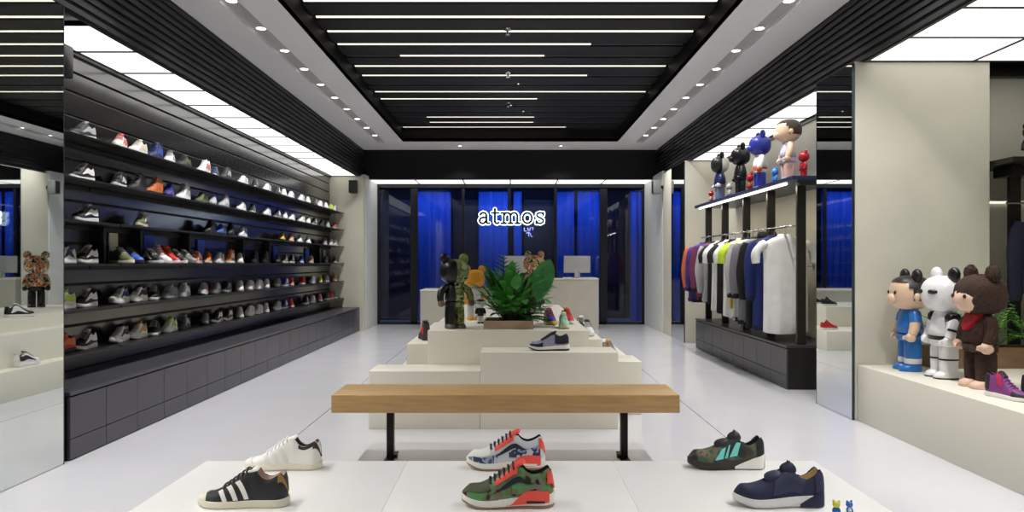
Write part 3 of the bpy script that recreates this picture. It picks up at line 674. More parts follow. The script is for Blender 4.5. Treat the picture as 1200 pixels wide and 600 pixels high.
for z, txt in ROWS.items():
    its = [q.split() for q in txt.split(', ')]; yy = [float(q[0]) for q in its]
    if z == 1.273: gap = lambda q: .155 if 5.7 < q < 7.2 else .285
    else: gap = lambda q: .288
    for _ in range(60):
        for j in range(len(yy) - 1):
            e = gap(yy[j]) - (yy[j + 1] - yy[j])
            if e > 0: yy[j] -= e * .5; yy[j + 1] += e * .5
        yy[-1] = min(yy[-1], 13.13)
    for i, (y, code) in enumerate(its):
        y = yy[i]; st, up, ac, so = code
        d = PAL[up][1] + ' ' + STN[st] + (' sneaker' if st != 'R' else ' shoe')
        if ac != up: d += ' with %s panels' % PAL[ac][1]
        elif so != up: d += ' with %s sole' % PAL[so][1]
        a = math.radians((rnd.uniform(-3, 4) if y < 5.6 else 16 + rnd.uniform(-3, 3) if i % 3 == 1 else rnd.uniform(2, 8)) if z != 1.273 or y > 7.3 or y < 5.6 else 62)
        wall_shoe(code, (-3.268 if a < 1 else -3.232, y, z + .0005), math.atan2(-math.cos(a), math.sin(a)), '%s, %s from the mirror on %s' % (d, ORD[i], ROWTEXT[z]), 'shoes on %s' % ROWTEXT[z], y < 7.3)

# ---- the shoes shown close up
def part(mb, name, m, par, sm=55):
    for b in (mb if isinstance(mb, list) else [mb]): b.build(name, m, par, sm)
SL = lambda u0, u1, v0, v1, sl=0.0, tp=1.0: (lambda a, b: (u0 + (u1 - u0) * (.5 + (a - .5) * (1 + (tp - 1) * b)) + sl * b, v0 + (v1 - v0) * b))
def hero(label, loc, toe, style, L, up, so, lining, hk=1.0, group='shoes on the white tables', name='sneaker', wide=1.0):
    """toe: heading of the toe in degrees"""
    t = thing(name, label, 'shoe', loc, math.radians(toe), group); s = Shoe(style, L, wide, hk)
    u = s.upper(46, 16); lm = MB(); um = MB()
    for fc, mi in zip(u.f, u.m): (lm if mi else um).f.append(fc)
    um.v = list(u.v); um.m = [0] * len(um.f)
    used = sorted({i for f in lm.f for i in f}); ix = {k: n for n, k in enumerate(used)}
    lm.v = [u.v[k] for k in used]; lm.f = [tuple(ix[i] for i in f) for f in lm.f]; lm.m = [0] * len(lm.f)
    used = sorted({i for f in um.f for i in f}); ix = {k: n for n, k in enumerate(used)}
    um.v = [u.v[k] for k in used]; um.f = [tuple(ix[i] for i in f) for f in um.f]
    part(um, 'upper', up, t); part(lm, 'lining', lining, t)
    return t, s
TZ = .4505
C_off = mat('rubber_cream', (232, 226, 206), .5, var=.03)
C_wht = mat('leather_white', (240, 238, 233), .45, var=.02); C_blk = mat('leather_black', (30, 33, 36), .5, var=.15, scale=20, bump=.1, bscale=200)
C_gold = mat('heel_gold', (170, 130, 70), .5); C_brown = mat('heel_brown', (74, 56, 40), .5); C_grey = mat('lining_grey', (92, 92, 96), .8)
C_red = mat('infrared', (240, 84, 70), .45); C_dk = mat('mesh_dark', (26, 28, 40), .7); C_navy = mat('suede_navy', (34, 40, 66), .8, var=.2, scale=40); C_teal = mat('teal_window', (124, 224, 214), .4)
CAMO_G = camo('camo_green', [(34, 38, 30), (98, 108, 72), (84, 140, 84), (120, 110, 96), (26, 28, 26)], 22)
CAMO_B = camo('camo_blue', [(70, 84, 120), (150, 160, 180), (40, 48, 84), (196, 202, 214), (112, 140, 150)], 24)
CAMO_D = camo('camo_dark', [(40, 44, 40), (108, 100, 78), (60, 96, 74), (72, 58, 50), (30, 34, 38)], 26)

# 1 black shoe with three white stripes / 2 all white one
for lab, loc, up, stripe, heel, lin_c, tn, lc in (
        ('black leather sneaker with three white stripes and cream toe cap', (-.915, 2.425, TZ), C_blk, C_wht, C_gold, mat('lining_peach', (236, 214, 200), .8), C_wht, C_blk),
        ('plain white leather sneaker with brown heel tab behind the striped one', (-.918, 2.86, TZ), C_wht, None, C_brown, C_grey, C_wht, C_wht)):
    t, s = hero(lab, loc, 180, 'S', .303, up, C_off, lin_c, 1.0)
    part(s.solemesh(40, .016), 'sole', C_off if stripe else C_off, t); 
    part(s.both(lambda a, b: (1 - .125 * (1 - .3 * b * b) * (1 - a) , .0 + 1.0 * b), 8, 10, .010), 'toe_cap', C_off if stripe else C_wht, t)
    for k in range(3): part(s.both((lambda k: (lambda a, b: (.655 - .115 * k + .048 * (a - .5) + (.066 + .022 * k) * b, .04 + (.60 - .02 * k) * b)))(k), 3, 8, .007), 'stripe', stripe or mat('stripe_white', (232, 230, 226), .5), t)
    part(s.both(lambda a, b: (.0 + .085 * a, .42 + .18 * b), 4, 4, .008), 'heel_tab', heel, t)
    part(s.both(lambda a, b: (.08 + .20 * a, .50 + .10 * b), 6, 2, .007), 'collar', lc if stripe else C_dk, t)
    part(s.tongue(.03, .08), 'tongue', tn, t); part(s.laces(.43, .68, 6, .012), 'laces', lc, t)
# 3, 4 camouflage runners
for lab, loc, cam, base, panel, inn, guard in (
        ('blue and white camouflage running shoe with red details, the rear one', (-.018, 2.86, TZ), CAMO_B, mat('runner_pale', (206, 210, 216), .6), CAMO_B, C_dk, mat('runner_white', (226, 226, 222), .6)),
        ('green camouflage running shoe with red details, the front one', (-.008, 2.42, TZ), CAMO_G, CAMO_G, CAMO_G, mat('lining_black', (18, 18, 20), .85), mat('runner_olive', (74, 80, 58), .7, var=.25, scale=30))):
    t, s = hero(lab, loc, 180, 'R', .312, base, C_off, inn, 1.02)
    part(s.solemesh(40, .014, .22, 1.0), 'midsole', mat('midsole_white', (232, 230, 222), .5), t); part(s.solemesh(40, .010, 0, .22), 'outsole', mat('outsole_gum', (150, 120, 96), .6), t)
    for sd in (1, -1):
        rows = []
        for i in range(17):
            q = i / 16; u = .05 + .47 * q; zt = s.sole(u) * (1.30 + .15 * sst(0, .35, q) - 1.12 * sst(.5, 1, q)); zb = s.sole(u) * (.42 - .12 * q) if q < .95 else zt * .6; w = s.w(u)
            rows.append([Vector((u - .5, sd * yy, zz + s.spring(u))) * s.L for yy, zz in ((w, zb), (w + .020, zb + .004), (w + .023, (zb + zt) / 2), (w + .018, zt - .004), (w - .01, zt))])
        part(MB().grid(rows), 'cushion_panel', C_red, t)
        u = .20; w = s.w(u) + .0205
        part(MB().box(-.40 * s.L, -.20 * s.L, sd * w * s.L - .002, sd * w * s.L + .0015, .062 * s.L, .088 * s.L, .0012), 'air_window', C_dk if cam is CAMO_G else mat('window_white', (236, 232, 226), .4), t)
    part(s.both(lambda a, b: (.60 + .40 * a, .0 + (.30 + .06 * a) * b), 10, 4, .008), 'mudguard', cam, t)
    part(s.both(lambda a, b: (.70 + .295 * a, .38 + .62 * b), 8, 6, .006), 'toe_box', guard, t)
    part(s.both(lambda a, b: (.06 + .40 * a, .08 + (.34 - .1 * a) * b), 8, 4, .007), 'side_panel', panel, t)
    part(s.both(lambda a, b: (.40 + .24 * a - .0 * b, .50 + .26 * b - .05 * a), 6, 4, .011), 'eyestay', C_red, t)
    part(s.both(lambda a, b: (.20 + .44 * a + .05 * b, .22 + .12 * math.sin(PI * min(1, a * 1.1)) * b + .16 * (1 - a) ** 1.5), 12, 3, .014), 'swoosh', mat('swoosh_navy', (30, 34, 56), .5) if cam is CAMO_B else C_dk, t)
    part(s.both(lambda a, b: (.0 + .075 * a, .28 + .30 * b), 4, 5, .012), 'heel_tab', C_red, t)
    part(s.tongue(.05, .085), 'tongue', C_red, t); part(s.laces(.43, .68, 6, .013), 'laces', C_dk, t)
# 5, 6 slip-on style runners with a strap cage
for lab, loc, up, cage, inn, bladec, kind in (
        ('dark camouflage running shoe with teal windows and white heel, the rear one', (.877, 2.87, TZ), CAMO_D, mat('cage_black', (40, 42, 46), .6), C_dk, C_wht, 1),
        ('navy suede running shoe with tan lining and white sole, the front one', (.921, 2.425, TZ), C_navy, mat('cage_navy', (44, 50, 78), .6), mat('lining_tan', (202, 172, 116), .8), mat('sole_white', (228, 228, 226), .5), 2)):
    t, s = hero(lab, loc, 180, 'D', .305, up, C_off, inn, 1.0)
    dark = mat('outsole_dark', (52, 46, 44), .6) if kind == 1 else C_navy
    part(s.solemesh(40, .012, .0 if kind == 1 else .12, 1.0, 0, 1), 'midsole', dark if kind == 1 else bladec, t)
    if kind == 2: part(s.solemesh(40, .009, 0, .12), 'outsole', mat('outsole_grey', (170, 168, 164), .6), t)
    for sd in (1, -1):
        rows = []
        ua, ub = (.0, .42) if kind == 1 else (.02, .30)
        for i in range(13):
            q = i / 12; u = ua + (ub - ua) * q + .004; w = s.w(u); zt = s.sole(u) * (1.30 - .95 * q ** 1.5); zb = .012
            rows.append([Vector((u - .5 - (.012 if u < .02 else 0), sd * y, z + s.spring(u))) * s.L for y, z in ((w * .6, zb), (w + .02, zb), (w + .022, (zb + zt) / 2), (w + .018, zt), (w * .6, zt + .002))])
        part(MB().grid(rows), 'heel_wedge', bladec if kind == 1 else C_navy, t)
    part(s.both(lambda a, b: (.28 + .34 * a - .06 * b, .12 + .62 * b), 8, 6, .008), 'cage', cage, t)
    if kind == 1:
        for u0, w0 in ((.39, .11), (.525, .04), (.585, .11)): part(s.both((lambda u0, w0: (lambda a, b: (u0 + w0 * a * (1 - .5 * b) - .05 * b, .12 + .40 * b)))(u0, w0), 4, 4, .013), 'window_panel', C_teal, t)
    part(s.both(lambda a, b: (.0 + .13 * a, .10 + .50 * b), 6, 5, .009), 'heel_counter', mat('counter_dark', (32, 34, 36), .6) if kind == 1 else cage, t)
    dm = MB().sell((s.P(.56, 1, 1).x, 0, s.P(.56, 1, 1).z - .004), (.030, .029, .015), .8, 18, 8, rot=Matrix.Rotation(math.radians(18), 3, 'Y'))
    part(dm, 'lacing_disc', cage, t); tz = s.P(.40, 1, 1); part(MB().sell((tz.x - .002, 0, tz.z - .008), (.026, .027, .022), .8, 18, 10, rot=Matrix.Rotation(math.radians(30), 3, 'Y')), 'tongue', cage if kind == 1 else C_navy, t)
    q = s.P(.36, 1, 1); zt = s.H(.44) * s.L + .04 * s.L
    part(MB().tube([((.385 - .5) * s.L, 0, zt - .006), ((.375 - .5) * s.L, 0, zt + .010), ((.395 - .5) * s.L, 0, zt + .014), ((.41 - .5) * s.L, 0, zt - .002)], .003, 8), 'pull_loop', mat('loop_maroon', (84, 48, 56), .7), t)
# 7 on the middle plinth
t, s = hero('black and lilac grey running shoe on the middle plinth', (.306, 5.57, .5905), 180, 'R', .315, mat('knit_lilac', (150, 148, 176), .7, var=.15, scale=30), None, C_dk, 1.0)
part(s.solemesh(30, .014, .3, 1.0), 'midsole', C_wht, t); part(s.solemesh(30, .011, 0, .3), 'outsole', C_dk, t)
part(s.both(lambda a, b: (.02 + .34 * a, .12 + .48 * b), 8, 5, .009), 'heel_counter', C_dk, t)
part(s.both(lambda a, b: (.66 + .335 * a, .0 + .36 * b), 8, 4, .008), 'mudguard', C_dk, t)
part(s.both(lambda a, b: (.34 + .36 * a, .58 + .30 * b), 8, 4, .008), 'eyestay', C_dk, t); part(s.tongue(.04, .085), 'tongue', C_dk, t); part(s.laces(), 'laces', C_dk, t)
# 8 purple high-top and its neighbour on the right plinth
for lab, loc, toe, upc, st1, st2 in (('purple high-top sneaker with a magenta strap at the front right', (3.03, 4.30, .4525), -74, mat('hightop_purple', (132, 62, 132), .55), mat('strap_magenta', (196, 44, 92), .5), mat('hightop_black', (40, 38, 44), .6)),
                                     ('black sneaker beside the purple high-top, cut by the frame', (3.20, 4.22, .4525), -72, mat('hightop_black', (40, 38, 44), .6), C_dk, C_dk)):
    t, s = hero(lab, loc, toe, 'H' if 'purple' in lab else 'R', .275, upc, None, C_dk, .96)
    part(s.solemesh(30, .014), 'sole', C_wht if 'purple' in lab else C_dk, t)
    part(s.both(lambda a, b: (.70 + .295 * a, .0 + .55 * b), 8, 6, .008), 'toe_cap', st2, t); part(s.both(lambda a, b: (.0 + .16 * a, .1 + .5 * b), 6, 6, .008), 'heel_counter', st2, t)
    part(s.both(lambda a, b: (.36 + .12 * a - .10 * b, .25 + .75 * b), 4, 8, .016), 'strap', st1, t); part(s.tongue(.10, .085), 'tongue', st2, t); part(s.laces(), 'laces', upc, t)
# small shoes set on the stepped plinths
def mid(code, loc, toe, lab): wall_shoe(code, loc, math.radians(toe), lab, 'shoes on the stepped plinths', True)
mid('Hdrd', (-.775, 6.38, .5905), 105, 'dark high-top sneaker with red panels on the narrow left plinth')
mid('Rwkw', (.738, 6.72, .5905), -84, 'white and black sneaker on the narrow right plinth')
mid('Lkwk', (.738, 7.3, .5905), -86, 'black sneaker behind the white one on the narrow right plinth')
mid('Lgtg', (.95, 6.75, .4005), -75, 'grey brown sneaker at the right edge of the stepped plinths')
mid('Rwdw', (-.97, 6.87, .2805), 100, 'white and charcoal sneaker on the lowest left plinth')
mid('Lkww', (-.60, 7.3, .7225), 120, 'black sneaker behind the camouflage toy bear')
mid('Rpoy', (.36, 6.42, .7225), -82, 'purple and orange sneaker at the right of the planter')
mid('Lrow', (.53, 6.55, .7225), -80, 'red and orange sneaker behind the mint one')
mid('Lrrw', (.78, 10.6, .2805), 170, 'red sneaker on the low rear plinth')
mid('Lkkw', (.42, 11.4, .5905), 170, 'black sneaker on the taller rear plinth, nearer the front')
mid('Lkkw', (.42, 11.9, .5905), 170, 'black sneaker on the taller rear plinth, farther back')
mint = mat('shoe_mint', (176, 222, 190), .5)
t, s = hero('mint green sneaker pointing to the viewer right of the planter', (.46, 6.05, .7225), -88, 'R', .25, mint, None, C_dk, 1.1)
part(s.solemesh(24, .012), 'sole', mat('sole_pale_yellow', (220, 216, 170), .5), t); part(s.both(lambda a, b: (.1 + .5 * a, .15 + (.4 - .3 * a) * b), 8, 4, .008), 'side_panel', cm('w'), t); part(s.tongue(), 'tongue', mint, t); part(s.laces(), 'laces', cm('w'), t)
# ------------------------------------------------------------------ jointed toy bears
def toy(label, loc, rz, h, c, name='toy_bear', group=None, hair=None, ears=True, muzzle=None, face=None, fur=0.0, small=False, extra=None, eyes=None, belt=None, splay=1.0):
    """c: dict of materials head ear torso arm hand hip leg foot"""
    t = thing(name, label, 'toy figure', loc, math.radians(rz), group)
    g = lambda k: c.get(k, c['head']); h = h / 1.0
    S = lambda *p: tuple(q * h for q in p)
    nu, nv = (14, 8) if small else (28, 16)
    rj = random.Random(len(label))
    def fuzz(mb):
        if fur: mb.v = [(x + rj.gauss(0, fur), y + rj.gauss(0, fur), z + rj.gauss(0, fur)) for x, y, z in mb.v]
        return mb
    fb = lambda mb, n, m, p=t: fuzz(mb).build(n, m, p, 60)
    hd = fb(MB().sell(S(0, 0, .755), S(.195, .172, .165), .82, nu, nv), 'head', g('head'))
    if ears:
        for sx in (-1, 1): fb(MB().sell(S(sx * .135, .01, .925), S(.066, .042, .072), .95, nu, nv), 'ear', c.get('ear_left' if sx < 0 else 'ear_right', g('ear')), hd)
    if hair:
        fb(MB().sell(S(0, .006, .765), S(.205, .182, .168), .82, nu, nv, keep=lambda x, y, z: z > .52 or (y > -.12 and z > -.35) or (abs(x) > .72 and y > -.45 and z > .1)), 'hair', hair, hd)
        for sx in (-1, 1): MB().sell(S(sx * .203, -.015, .725), S(.022, .032, .04), 1, 12, 8).build('human_ear', g('head'), hd, 60)
    if face: fb(MB().sell(S(0, -.045, .715), S(.155, .145, .11), .9, nu, nv), 'face', face, hd)
    if muzzle: MB().sell(S(0, -.165, .70), S(.075, .045, .055), .95, 16, 10).build('muzzle', muzzle, hd, 60)
    if eyes:
        for sx in (-1, 1): MB().sell(S(sx * .075, -.168 if not face else -.178, .765 if not face else .745), S(.016, .012, .018), 1, 10, 6).build('eye', eyes, hd, 60)
    n = 12 if small else 24
    tr = fb(MB().loft([S(0, 0, .36, .10, .09)[:3] + S(.10, .09), S(0, 0, .375) + S(.135, .112), S(0, 0, .45) + S(.128, .108), S(0, 0, .55) + S(.108, .09), S(0, 0, .595) + S(.085, .07), S(0, 0, .61) + S(.04, .035)] if False else
        [S(0, 0, .36) + S(.11, .09), S(0, 0, .378) + S(.136, .114), S(0, 0, .45) + S(.130, .110), S(0, 0, .54) + S(.108, .090), S(0, 0, .59) + S(.088, .072), S(0, 0, .62) + S(.05, .045)], n, .85), 'torso', g('torso'))
    for sx in (-1, 1):
        ar = fb(MB().tube([S(sx * .085, 0, .565), S(sx * .125, -.005, .55), S(sx * .155 * splay, -.012, .49), S(sx * .170 * splay, -.03, .42), S(sx * .172 * splay, -.05, .365)], [.035 * h, .05 * h, .05 * h, .045 * h, .04 * h], n), 'arm', c.get('arm_left' if sx < 0 else 'arm_right', g('arm')))
        hm = MB().sell(S(sx * .172 * splay, -.062, .335), S(.040, .046, .044), .85, 16, 10)
        hm.tube([S(sx * (.172 * splay - .022), -.09, .345), S(sx * (.172 * splay - .032), -.11, .335), S(sx * (.172 * splay - .03), -.112, .315)], .015 * h, 8)
        fb(hm, 'hand', g('hand'), ar)
    hp = fb(MB().loft([S(0, 0, .285) + S(.10, .08), S(0, 0, .30) + S(.134, .108), S(0, 0, .352) + S(.134, .110), S(0, 0, .362) + S(.11, .09)], n, .85), 'hips', g('hip'))
    if belt: MB().loft([S(0, 0, .345) + S(.1375, .1145), S(0, 0, .382) + S(.1385, .116)], n, .85).build('belt', belt, hp, 40)
    for sx in (-1, 1):
        lg = fb(MB().loft([S(sx * .07, 0, .055) + S(.060, .072), S(sx * .07, 0, .17) + S(.062, .078), S(sx * .068, 0, .27) + S(.060, .078), S(sx * .066, 0, .31) + S(.045, .06)], n, .85), 'leg', c.get('leg_left' if sx < 0 else 'leg_right', g('leg')))
        fm = MB().loft([S(sx * .07, -.025, .0) + S(.062, .098), S(sx * .07, -.025, .012) + S(.066, .104), S(sx * .07, -.02, .04) + S(.064, .096), S(sx * .07, -.005, .062) + S(.058, .07)], n, .8)
        fm.build('foot', g('foot'), lg, 60)
    if extra: extra(t, S)
    return t
def pl(k, c, r=.3): return mat('toy_' + k, c, r, var=.03)
T_skin = pl('skin', (228, 196, 168), .35); T_blue = pl('blue', (44, 112, 190)); T_blk = pl('black', (20, 20, 22)); T_wht = pl('white', (234, 234, 236)); T_hair = pl('dark_hair', (24, 22, 22), .4)
T_brn = mat('toy_brown_fur', (60, 40, 30), .95, var=.35, scale=60, bump=.9, bscale=140); T_pink = pl('soft_pink', (226, 190, 168), .5); T_red = pl('red', (170, 30, 44)); T_navy = pl('navy', (28, 36, 84))
# right plinth trio
def ex1(t, S):
    for sx in (-1, 1): MB().loft([S(sx * .07, 0, .075) + S(.0635, .0755), S(sx * .07, 0, .125) + S(.0645, .078)], 24, .85).build('sock', T_wht, t, 40)
    for sx in (-1, 1): MB().tube([S(sx * .11, -.0, .565), S(sx * .14, -.008, .53), S(sx * .158, -.014, .475)], [.054 * S(1)[0], .056 * S(1)[0], .055 * S(1)[0]], 20).build('sleeve', T_blue, t, 60)
toy('toy figure in blue with black hair and two black bear ears', (3.085, 5.45, .4525), -97, .785, dict(head=T_skin, ear=T_hair, torso=T_blue, arm=T_skin, hand=T_skin, hip=T_blue, leg=pl('blue_leg', (44, 112, 190)), foot=T_blue), group='toy figures on the right plinth', hair=T_hair, muzzle=T_skin, extra=ex1, eyes=T_blk)
def ex2(t, S):
    for sx in (-1, 1):
        MB().sell(S(sx * .135, -.0, .54), S(.05, .066, .055), .8, 20, 10).build('shoulder_pad', T_blk, t, 60)
        MB().loft([S(sx * .07, 0, .165) + S(.0645, .0805), S(sx * .07, 0, .18) + S(.065, .081)], 24, .85).build('knee_band', T_blk, t, 40)
        MB().loft([S(sx * .07, -.025, .0) + S(.0675, .1055), S(sx * .07, -.025, .012) + S(.0675, .1055)], 24, .8).build('sole_band', T_blk, t, 40)
        MB().sell(S(sx * .085, -.145, .775), S(.055, .035, .022), .8, 14, 8).build('face_patch', T_blk, t, 60)
        MB().tube([S(sx * .176, -.022, .445), S(sx * .176, -.028, .425)], .047 * S(1)[0], 16).build('wrist_band', T_blk, t, 40)
toy('glossy white toy bear with black bands and black shoulder pads', (3.135, 5.10, .4525), -92, .80, dict(head=T_wht, ear=T_wht, ear_right=T_blk, hand=T_wht), group='toy figures on the right plinth', extra=ex2, belt=T_blk)
def ex3(t, S):
    MB().prism([(-.09, .60), (.09, .60), (.05, .50), (0, .465), (-.05, .50)], lambda a, b, d: tuple(q * S(1)[0] for q in (a, -.075 - (.62 - b) * .32 + a * a * 4.0 + d, b)), -.022, .02).build('bib', T_red, t, 50)
toy('brown furry toy bear with pink face and red bib', (3.13, 4.70, .4525), -90, .815, dict(head=T_brn, ear=T_brn, hand=T_pink, foot=T_pink), group='toy figures on the right plinth', face=T_pink, fur=.0028, extra=ex3, eyes=T_blk)
# centre plinth
T_camo = camo('toy_camo', [(30, 32, 26), (128, 142, 84), (86, 104, 52), (170, 178, 120), (40, 40, 34)], 13, .35, ((18, 18, 20), -.02))
T_camog = camo('toy_camo_green', [(96, 126, 50), (128, 150, 74), (70, 92, 44)], 16, .35); T_boot = pl('boot_grey', (94, 88, 80), .5); T_brhand = pl('hand_brown', (120, 92, 70), .4)
toy('tall toy bear half black and half green camouflage beside the planter', (-.475, 6.02, .7225), 28, .64, splay=1.28, c=dict(head=T_camo, ear_left=T_blk, ear_right=T_camog, hand=T_brhand, foot=T_boot), group='toy bears on the tallest plinth')
toy('toy bear with plain orange yellow head and pale body', (-.35, 6.9, .7225), 8, .535, dict(head=pl('yellow', (232, 160, 40)), torso=pl('pale_body', (206, 206, 208)), arm=pl('yellow2', (222, 170, 90)), hand=pl('yellow', ()), hip=pl('pale_body', ()), leg=pl('pale_body', ()), foot=pl('yellow', ())), group='toy bears on the tallest plinth')
T_multi = camo('toy_multi', [(26, 20, 22), (190, 44, 50), (206, 176, 60), (150, 36, 60), (226, 210, 190), (60, 110, 70), (20, 18, 20)], 17, .3)
toy('multicoloured patterned toy bear with black legs behind the plants', (.30, 8.9, .7225), -35, .71, dict(head=T_multi, hand=T_blk, hip=T_blk, leg=T_blk, foot=T_blk), group='toy bears on the tallest plinth', muzzle=T_multi)
toy('small toy figure with black hair and white face', (-.275, 6.5, .7225), 10, .24, dict(head=T_wht, torso=T_blk, arm=T_blk, hand=T_wht, hip=T_blk, leg=T_wht, foot=T_blk), group='toy bears on the tallest plinth', hair=T_hair, small=True, ears=False)
# on the rack shelf
SZ = 2.1405
T_bw = camo('toy_halfwhite', [(206, 202, 192), (212, 208, 198)], 8, .4, ((24, 24, 28), .005, 'Y')); T_bluehead = pl('cobalt', (44, 52, 150), .35); T_lav = pl('lavender', (206, 206, 226), .4); T_hairb = pl('hair_brown', (58, 42, 34), .5)
gs = 'toy bears on the rack shelf'
toy('toy bear half black and half white on the rack shelf', (3.0, 10.1, SZ), -94, .72, dict(head=T_bw, ear=T_blk, torso=T_navy, arm=T_navy, leg=pl('blue_grey', (110, 120, 150)), foot=T_blk, hip=pl('blue_grey', ()), hand=T_wht), group=gs)
toy('all black toy bear on the rack shelf', (3.0, 9.2, SZ), -94, .70, dict(head=T_blk), group=gs, muzzle=T_blk)
toy('toy bear with cobalt blue head and white body on the rack shelf', (2.97, 8.4, SZ), -94, .71, dict(head=T_bluehead, torso=T_wht, arm=T_wht, hand=pl('orange', (206, 92, 40)), hip=T_wht, leg=T_bluehead, foot=T_wht), group=gs, muzzle=T_bluehead, belt=pl('orange', ()))
toy('large toy figure with brown hair and pale lilac clothes on the rack shelf', (2.97, 7.55, SZ), -94, .72, dict(head=T_skin, ear=T_hairb, torso=T_lav, arm=T_skin, hand=T_skin, hip=T_lav, leg=pl('pink_leg', (214, 176, 170)), foot=pl('light_blue', (120, 180, 226))), group=gs, hair=T_hairb, ears=False, muzzle=T_skin)
toy('small glossy red toy bear at the near end of the rack shelf', (2.99, 7.19, SZ), -85, .29, dict(head=T_red), group=gs, small=True)
toy('small light blue toy bear beside the brown haired figure', (2.99, 7.97, SZ), -85, .22, dict(head=pl('sky_blue', (70, 140, 220))), group=gs, small=True)
toy('small red and white toy bear at the far end of the rack shelf', (2.99, 10.5, SZ), -85, .22, dict(head=T_red, torso=T_wht, leg=T_wht), group=gs, small=True)
toy('small grey toy bear between the half white and the black bear', (3.0, 9.66, SZ), -85, .24, dict(head=pl('pale_grey', (190, 190, 186))), group=gs, small=True)
toy('small gold and red toy bear before the cobalt headed one', (2.99, 8.80, SZ), -85, .26, dict(head=T_red, torso=pl('gold', (180, 140, 50)), leg=T_red), group=gs, small=True)
toy('dark toy bear on the shelf of the alcove rack', (4.27, 5.78, 2.1105), -50, .32, dict(head=T_blk), group=None, small=True)
# small toys at the table corner
toy('tiny yellow and blue toy bear at the front corner of the table', (1.058, 2.29, .4505), -20, .06, dict(head=pl('lemon', (206, 204, 60)), torso=T_blue, arm=T_blue, hip=T_blue, leg=T_blue, foot=T_wht), group='tiny toys on the table', small=True)
toy('tiny blue and white toy bear at the front corner of the table', (1.105, 2.30, .4505), 10, .056, dict(head=T_blue, torso=T_wht, arm=T_blue, leg=T_blue, foot=T_wht), group='tiny toys on the table', small=True)

# ------------------------------------------------------------------ plants
def leaf(mb, base, d, length, width, droop=.4, n=6, cup=.25, tipp=1.0):
    d = Vector(d).normalized(); up = Vector((0, 0, 1)); side = d.cross(up)
    if side.length < 1e-3: side = Vector((1, 0, 0))
    side.normalize(); p = Vector(base); rows = []
    for i in range(n + 1):
        t = i / n; w = width * .5 * (math.sin(PI * min(1, t ** .8 * .97 + .03)) ** .8) * (1 if t < 1 else .05)
        nrm = side.cross(d).normalized()
        rows.append([p - side * w + nrm * w * cup, p.copy(), p + side * w + nrm * w * cup])
        d = (d - up * droop / n).normalized(); p = p + d * length / n
    mb.grid(rows, closed=False); return p
def frond(mb, sm, base, d, length, nl, ll, lw, droop=.8, mbn=3):
    d = Vector(d).normalized(); up = Vector((0, 0, 1)); p = Vector(base); pts = [p.copy()]; n = nl
    side = d.cross(up); side = side.normalized() if side.length > 1e-3 else Vector((1, 0, 0))
    for i in range(n):
        d = (d - up * droop / n).normalized(); p = p + d * length / n; pts.append(p.copy()); t = (i + 1) / n
        if t > .15:
            l = ll * math.sin(PI * (.12 + .83 * t)) ** .7
            for s in (-1, 1): leaf(mb, p, side * s * .9 + d * .7, l, lw, .35, mbn)
    sm.tube(pts, [.004 * (1 - .7 * i / n) + .001 for i in range(n + 1)], 5)
def leafmat(k, c, r=.32): return mat('leaf_' + k, c, r, var=.28, scale=14)
L_dk = leafmat('dark', (72, 148, 62)); L_mid = leafmat('mid', (66, 134, 58)); L_br = leafmat('bright', (128, 192, 84), .45); L_big = leafmat('big', (58, 124, 62), .38); L_stem = mat('plant_stem', (64, 92, 44), .5)
# oak tray planter
t = thing('planter', 'low oak planter tray at the front of the tallest plinth', 'planter', (-.015, 6.13, .7225))
m = MB()
m.box(-.21, .21, -.2, -.185, 0, .07, .002).box(-.21, .21, .185, .2, 0, .07, .002).box(-.21, -.195, -.184, .184, 0, .07, .002).box(.195, .21, -.184, .184, 0, .07, .002).box(-.194, .194, -.184, .184, 0, .01)
m.build('tray', M_planter, t); MB().box(-.194, .194, -.184, .184, .011, .052, .004).build('soil', mat('soil', (48, 40, 34), .95, var=.3, scale=60, bump=.8), t)
rp = random.Random(11); base = (.01, 6.13, .776)
t = thing('potted_plant', 'bushy dark green broad leaved plant in the oak planter', 'plant', base)
fm, sm = MB(), MB()
for k in range(190):
    a = rp.uniform(0, 2 * PI); el = rp.uniform(.7, 1.52); r = rp.uniform(0, .09); L = rp.uniform(.08, .62) * (.55 + .45 * math.sin(el))
    b0 = Vector((math.cos(a) * r, math.sin(a) * r, 0)); d = Vector((math.cos(a) * math.cos(el), math.sin(a) * math.cos(el), math.sin(el))); b1 = b0 + d * L * .6
    sm.tube([b0, b0 * .6 + b1 * .4 + Vector((0, 0, .01)), b1], .003, 5)
    leaf(fm, b1, d + Vector((0, 0, rp.uniform(-.2, .3))), rp.uniform(.12, .2), rp.uniform(.055, .095), rp.uniform(.5, 1.5))
fm.build('foliage', L_dk, t, 180); sm.build('stems', L_stem, t, 180)
t = thing('palm_plant', 'green palm plant with narrow leaflets rising above the planter', 'plant', (-.02, 6.24, .776))
fm, sm = MB(), MB()
for a, el, L in ((2.5, 1.25, .52), (3.0, 1.0, .42), (2.0, 1.45, .56), (1.2, 1.35, .50), (.5, 1.2, .44), (4.0, 1.1, .44)):
    d = Vector((math.cos(a) * math.cos(el), -abs(math.sin(a)) * math.cos(el) * .6, math.sin(el)))
    frond(fm, sm, (.03 * math.cos(a), .02 * math.sin(a), 0), d, L, 15, .16, .036, .5, 4)
fm.build('foliage', L_mid, t, 180); sm.build('stems', L_stem, t, 180)
t = thing('elephant_ear_plant', 'single big oval green leaf on a tall stem above the planter', 'plant', (.10, 6.10, .776))
fm, sm = MB(), MB(); sm.tube([(0, 0, 0), (.06, -.01, .2), (.13, -.02, .38), (.16, -.03, .50)], [.007, .006, .005, .004], 8)
rows = []
